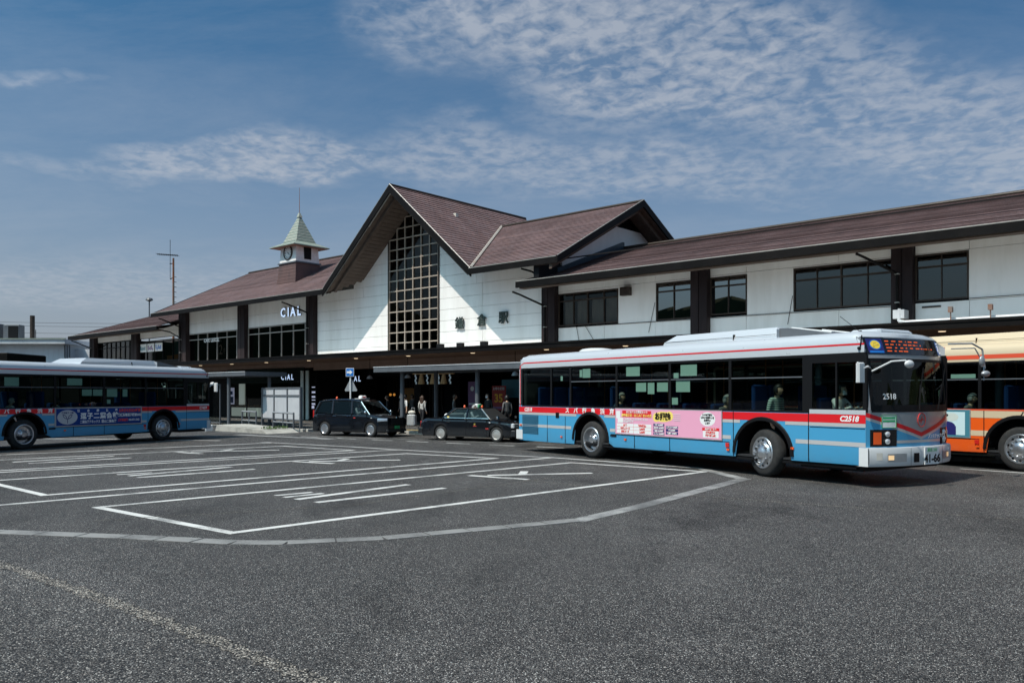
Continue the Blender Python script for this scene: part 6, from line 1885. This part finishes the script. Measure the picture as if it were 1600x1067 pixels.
def person(label, loc, rz, h=1.65, pose='stand', top='shirt white', legs='cloth black', sleeve='long', hair='hair black', longhair=False, mask=False, armpose='down', parent_note=None, female=False):
    J = {}
    sw = .105 * h if not female else .095 * h
    V = Vector
    if pose == 'sit':
        base = .0
        J['pel'] = V((0, 0, .08 * h)); J['sp'] = V((-.01 * h, 0, .18 * h)); J['ch'] = V((.0, 0, .28 * h)); J['nk'] = V((.01 * h, 0, .345 * h)); J['hb'] = V((.02 * h, 0, .39 * h))
    else:
        J['pel'] = V((0, 0, .52 * h)); J['sp'] = V((.005 * h, 0, .62 * h)); J['ch'] = V((0, 0, .735 * h)); J['nk'] = V((-.005 * h, 0, .815 * h)); J['hb'] = V((.01 * h, 0, .86 * h))
    shz = J['ch'].z + .055 * h
    for s, sg in (('L', 1), ('R', -1)):
        J['sh' + s] = V((J['ch'].x, sg * sw, shz))
        if armpose == 'down':
            J['el' + s] = V((J['ch'].x - .02 * h, sg * (sw + .035 * h), shz - .165 * h)); J['wr' + s] = V((J['ch'].x + .035 * h, sg * (sw + .04 * h), shz - .305 * h)); J['hd' + s] = V((J['ch'].x + .055 * h, sg * (sw + .038 * h), shz - .36 * h))
        elif armpose == 'drive':
            J['el' + s] = V((J['ch'].x + .10 * h, sg * (sw + .03 * h), shz - .14 * h)); J['wr' + s] = V((J['ch'].x + .23 * h, sg * sw * .8, shz - .10 * h)); J['hd' + s] = V((J['ch'].x + .275 * h, sg * sw * .7, shz - .09 * h))
        elif armpose == 'pull':
            f = -1 if s == 'R' else 1
            J['el' + s] = V((J['ch'].x - .03 * h, sg * (sw + .05 * h), shz - .165 * h)); J['wr' + s] = V((J['ch'].x + .05 * h * f, sg * (sw + .08 * h), shz - .30 * h)); J['hd' + s] = V((J['ch'].x + .06 * h * f, sg * (sw + .09 * h), shz - .355 * h))
        if pose == 'sit':
            J['hp' + s] = V((0.02 * h, sg * .055 * h, .065 * h)); J['kn' + s] = V((.25 * h, sg * .07 * h, .08 * h)); J['an' + s] = V((.26 * h, sg * .07 * h, -.17 * h)); J['to' + s] = V((.345 * h, sg * .075 * h, -.20 * h))
        else:
            st = .045 * h * (1 if s == 'L' else -1) * (1 if pose == 'walk' else .25)
            J['hp' + s] = V((0, sg * .052 * h, .50 * h)); J['kn' + s] = V((st + .012 * h, sg * .055 * h, .275 * h)); J['an' + s] = V((st * 1.8 - .01 * h, sg * .056 * h, .045 * h)); J['to' + s] = V((st * 1.8 + .095 * h, sg * .062 * h, .016 * h))
    rad = dict(pel=.075, sp=.066, ch=.078, nk=.034, hb=.034, sh=.040, el=.027, wr=.019, hd=.020, hp=.055, kn=.034, an=.022, to=.020)
    bones = [('pel', 'sp'), ('sp', 'ch'), ('ch', 'nk'), ('nk', 'hb')]
    for s in 'LR': bones += [('ch', 'sh' + s), ('sh' + s, 'el' + s), ('el' + s, 'wr' + s), ('wr' + s, 'hd' + s), ('pel', 'hp' + s), ('hp' + s, 'kn' + s), ('kn' + s, 'an' + s), ('an' + s, 'to' + s)]
    names = list(J)
    me = bpy.data.meshes.new('p'); me.from_pydata([J[n] for n in names], [(names.index(a), names.index(b)) for a, b in bones], [])
    o = bpy.data.objects.new('p', me); COL.objects.link(o)
    sk = o.modifiers.new('s', 'SKIN'); sk.use_smooth_shade = True
    for i, n in enumerate(names):
        r = rad.get(n, rad.get(n[:2], .03)) * h
        sv = me.skin_vertices[0].data[i]
        sv.radius = (r * (1.0 if n not in ('ch', 'pel', 'sp') else .80), r * (1.0 if n not in ('ch', 'pel', 'sp') else 1.22)) if False else (r, r); sv.use_root = (n == 'pel')
    ss = o.modifiers.new('u', 'SUBSURF'); ss.levels = 1; ss.render_levels = 1
    dg = bpy.context.evaluated_depsgraph_get(); bm_ = bpy.data.meshes.new_from_object(o.evaluated_get(dg))
    Vs = [tuple(v.co) for v in bm_.vertices]; Fs = [tuple(p.vertices) for p in bm_.polygons]
    bpy.data.objects.remove(o); bpy.data.meshes.remove(me); bpy.data.meshes.remove(bm_)
    # flatten the trunk front to back
    out = []
    for x, y, z in Vs:
        if J['pel'].z - .05 * h < z < J['nk'].z and abs(y) < sw * 1.05: x = J['ch'].x + (x - J['ch'].x) * .82
        out.append((x, y, z))
    Vs = out
    def seg(p, a, b):
        ab = b - a; tt = max(0, min(1, (p - a).dot(ab) / ab.length_squared)); return (p - (a + ab * tt)).length, tt
    bm = {('pel', 'sp'): 1, ('sp', 'ch'): 1, ('ch', 'nk'): 1, ('nk', 'hb'): 0}
    for s in 'LR': bm.update({('ch', 'sh' + s): 1, ('sh' + s, 'el' + s): 1, ('el' + s, 'wr' + s): 1 if sleeve == 'long' else 0, ('wr' + s, 'hd' + s): 0, ('pel', 'hp' + s): 2, ('hp' + s, 'kn' + s): 2, ('kn' + s, 'an' + s): 2, ('an' + s, 'to' + s): 3})
    mats = ['skin', top, legs, 'shoe']; fm = []
    for f in Fs:
        p = sum((V(Vs[i]) for i in f), V()) / len(f)
        best = min(bm, key=lambda k: seg(p, J[k[0]], J[k[1]])[0])
        k = bm[best]
        if best == ('pel', 'sp') and p.z < J['pel'].z + .03 * h and pose != 'sit': k = 2
        fm.append(k)
    M = MB(); M.v = Vs; M.f = Fs; M.m = fm; M.uv = [[(0, 0)] * len(f) for f in Fs]
    # head with brow, nose, chin and ears
    hc = J['hb'] + V((.018 * h, 0, .06 * h)); hr = .060 * h
    q = MB(); q.sphere((0, 0, 0), 1.0, 16, 12)
    hv = []
    for x, y, z in q.v:
        X, Y, Z = x * 1.0, y * .80, z * 1.18
        if Z < -.3: X *= 1 - .18 * (-.3 - Z); Y *= 1 - .30 * (-.3 - Z); X += .10 * (-.3 - Z)
        if x > .75 and abs(y) < .3 and -.45 < z < .15: X += .22 * (1 - abs(y) / .3) * (1 if z < 0 else .5)
        if x > .6 and .1 < abs(y) < .6 and .05 < z < .3: X -= .07
        hv.append((hc.x + X * hr, hc.y + Y * hr, hc.z + Z * hr))
    M.add(hv, q.f, 0)
    for sg in (-1, 1):
        M.sphere((hc.x - .05 * hr, sg * .82 * hr, hc.z - .02 * hr), hr * .22, 8, 6, 0, (.6, .35, 1.1))
        M.sphere((hc.x + .84 * hr, sg * .30 * hr, hc.z + .12 * hr), hr * .10, 8, 5, 3)
    M.box(hc.x + .85 * hr, hc.x + .93 * hr, -.22 * hr, .22 * hr, hc.z - .55 * hr, hc.z - .48 * hr, 0)
    # hands: palm already at the wrist end; four fingers and a thumb, slightly curled
    for s, sg in (('L', 1), ('R', -1)):
        hd = J['hd' + s]; dr = (hd - J['wr' + s]).normalized(); sd = V((1, 0, 0)) if abs(dr.x) < .7 else V((0, -sg, 0)); cu = V((0, -sg, 0)) if abs(dr.x) < .7 else V((0, 0, -1))
        for i in range(4):
            ln = (.030, .036, .034, .027)[i] * h; a = hd + sd * ((1.5 - i) * .0095 * h); b = a + dr * ln * .55 + cu * .004 * h; c2 = b + dr * ln * .4 + cu * .012 * h
            M.tube(a, b, .0055 * h, 6, .005 * h, 0); M.tube(b, c2, .005 * h, 6, .004 * h, 0)
        a = hd - dr * .012 * h + sd * .016 * h; M.tube(a, a + sd * .016 * h + dr * .022 * h + cu * .006 * h, .006 * h, 6, .0045 * h, 0)
    root = M.build('person', mats, None, True)
    root.location = loc; root.rotation_euler = (0, 0, rz)
    tag(root, label, 'person')
    # hair: a cap over the skull, longer at the back
    q = MB(); q.sphere((0, 0, 0), 1.0, 16, 12)
    keep = []; hv = []
    for x, y, z in q.v:
        hv.append((hc.x + x * hr * 1.10 - .05 * hr, y * hr * .92, hc.z + (z * 1.26 + .05) * hr))
    for f in q.f:
        c = sum((V(q.v[i]) for i in f), V()) / len(f)
        if c.z > .38 or (c.x < .25 and c.z > -.55) or (c.x < -.3 and c.z > -.8): keep.append(f)
    if longhair:
        rows = []
        for k in range(8):
            z = hc.z + hr * .6 - k * .045 * h; w = hr * (1.0 + .10 * k if k < 4 else 1.35 - .12 * (k - 4)); xb = hc.x - hr * (.95 - .06 * k)
            rows.append([(xb - hr * .35 * math.cos(a), w * math.sin(a) * .95, z + random.uniform(-.006, .006) * h) for a in [R(-85 + 170 * i / 10) for i in range(11)]])
        kq = MB(); kq.grid(rows)
        kb_ = len(hv); hv += kq.v; keep += [tuple(i + kb_ for i in f) for f in kq.f]
    hm = mesh_obj('hair', hv, keep, hair, None, root, smooth=True)
    so = hm.modifiers.new('t', 'SOLIDIFY'); so.thickness = -.008 * h
    if mask:
        kq = MB(); kq.grid([[(hc.x + (1.02 - .30 * (abs(i - 4) / 4) ** 2) * hr, (i - 4) / 4 * .70 * hr, hc.z - hr * zz) for i in range(9)] for zz in (.02, .45, .92)]); kq.build('mask', 'mask white', root)
    return root


def bus_seat(b, s, y, z, sc=1.0):
    """world place on a bus floor from the bus's own axes"""
    bpy.context.view_layer.update()
    return b.matrix_world @ Vector((s - 6, y, z))


def carry(root, name, m, mat): return m.build(name, mat, root)


pz = .12
def bw(X, Y): return BW(X, Y, pz)


FACE_IN = math.atan2(0.7513, 0.66)
p = person('man seen from behind in a white shirt with a black backpack', bw(-32.72, 28.6), FACE_IN - .15, 1.66, 'walk', 'shirt white', 'cloth black', 'short', 'hair black', armpose='pull')
BP = thing('backpack', 'black backpack on the man in the white shirt', 'backpack', p.location, p.rotation_euler.z)
m = MB(); m.bbox(-.30, -.12, -.135, .135, .90, 1.32, .05); shade_auto(m.build('bag', 'cloth black', BP), 40)
m = MB()
for sg in (-1, 1): m.path([(-.13, sg * .11, 1.32), (-.02, sg * .12, 1.40), (.10, sg * .12, 1.30), (.09, sg * .12, 1.08), (-.12, sg * .13, .92)], .018, 6)
m.build('strap', 'cloth black', BP)
SC = bthing('suitcase', 'silver ribbed suitcase with a bag on top beside the backpacker', 'suitcase', -32.05, 28.5, pz, rz=.3)
m = MB(); m.bbox(-.24, .24, -.14, .14, .06, .60, .04); shell = m.build('shell', 'pale steel', SC)
q = MB()
for k in range(6): q.box(-.20 + .07 * k, -.17 + .07 * k, -.152, -.14, .09, .57)
q.build('rib', 'silver frame', shell)
m = MB()
for x in (-.2, .2):
    for y in (-.1, .1): m.sphere((x, y, .035), .035, 8, 6)
m.build('caster', 'black', SC)
m = MB(); m.path([(-.1, .12, .6), (-.1, .12, .95), (.1, .12, .95), (.1, .12, .6)], .012, 6); m.build('handle', 'galvanised', SC)
BG = bthing('travel_bag', 'pale soft bag resting on the silver suitcase', 'bag', -32.05, 28.5, pz + .6, rz=.3); m = MB(); m.sphere((0, 0, .11), .20, 12, 8, sc=(1.1, .7, .55)); shade_auto(m.build('bag', 'curtain', BG)); m = MB(); m.path([(-.1, 0, .2), (-.05, 0, .28), (.05, 0, .28), (.1, 0, .2)], .012, 5); m.build('handle', 'black', BG)
person('woman with long brown hair in a striped pale blouse walking away', bw(-31.35, 28.6), FACE_IN + .2, 1.62, 'walk', 'stripe blouse', 'cloth black', 'long', 'hair brown', longhair=True, female=True)
person('person in dark blue with a white face mask behind the backpacker', bw(-34.8, 30.2), FACE_IN + PI - .2, 1.68, 'stand', 'cloth navy', 'cloth black', 'long', 'hair black', mask=True)
person('person in black beside the left shelter post', bw(-35.2, 29.5), FACE_IN + 2.2, 1.60, 'stand', 'cloth black', 'cloth black', 'long', 'hair brown')
person('person with short brown hair behind the sedan taxi', bw(-29.6, 29.2), FACE_IN - .9, 1.66, 'stand', 'cloth grey', 'cloth black', 'long', 'hair brown')
person('person with a white face mask behind the sedan taxi roof lamp', bw(-27.4, 29.4), FACE_IN + PI, 1.72, 'stand', 'cloth black', 'cloth black', 'long', 'hair black', mask=True)
person('person in dark clothes at the rear corner of the pink-advert bus', bw(-24.9, 28.0), FACE_IN + 1.2, 1.62, 'stand', 'cloth grey', 'cloth black', 'long', 'hair black')
person('person in grey far inside the concourse', bw(-37.6, 33.5), FACE_IN + PI, 1.66, 'walk', 'cloth grey', 'cloth navy', 'long', 'hair black')

def rider(label, b, s, y, z, sc=1.0, **kw):
    p = bus_seat(b, s, y, z); return person(label, p, b.rotation_euler.z, kw.pop('h', 1.66) * sc, 'sit', **kw)


rider('driver in a white shirt at the wheel of the pink-advert bus', BUS1, 11.05, -.88, 1.14, armpose='drive', top='shirt white', legs='cloth navy', hair='hair black', mask=True)
rider('passenger in a green and white striped shirt near the front of the pink-advert bus', BUS1, 9.62, -1.0, 1.15, top='stripe shirt', legs='cloth navy', hair='hair black')
rider('grey-haired passenger by the middle windows of the pink-advert bus', BUS1, 8.15, -.95, .92, top='cloth grey', legs='cloth black', hair='hair grey')
rider('passenger in navy at the rear windows of the pink-advert bus', BUS1, 4.45, -.95, .97, top='cloth navy', legs='cloth black', hair='hair grey')
rider('driver in a white shirt at the wheel of the blue-advert bus', BUS2, 11.05, -.72, 1.17, .88, armpose='drive', top='shirt white', legs='cloth navy', hair='hair black')
rider('passenger in pale clothes near the rear of the blue-advert bus', BUS2, 3.3, -.95, .97, .88, top='shirt white', legs='cloth black', hair='hair grey')
rider('passenger in green near the ad board of the blue-advert bus', BUS2, 5.0, -.95, .95, .88, top='stripe shirt', legs='cloth black', hair='hair black')
rider('passenger in grey by a window of the orange bus', BUS3, 8.2, -.95, .95, top='cloth grey', legs='cloth black', hair='hair grey')


def driver(label, b, x, y, z, sc):
    bpy.context.view_layer.update(); return person(label, b.matrix_world @ Vector((x, y, z)), b.rotation_euler.z, 1.62 * sc, 'sit', 'shirt white', 'cloth navy', 'long', 'hair grey', armpose='drive', mask=True)


driver('driver in a white shirt inside the sedan taxi', TAXI2, 2.52 - 2.35, -.40, .70, .89)
driver('driver in a white shirt inside the black van taxi', TAXI1, 2.45 - 2.2, -.40, .76, .915)
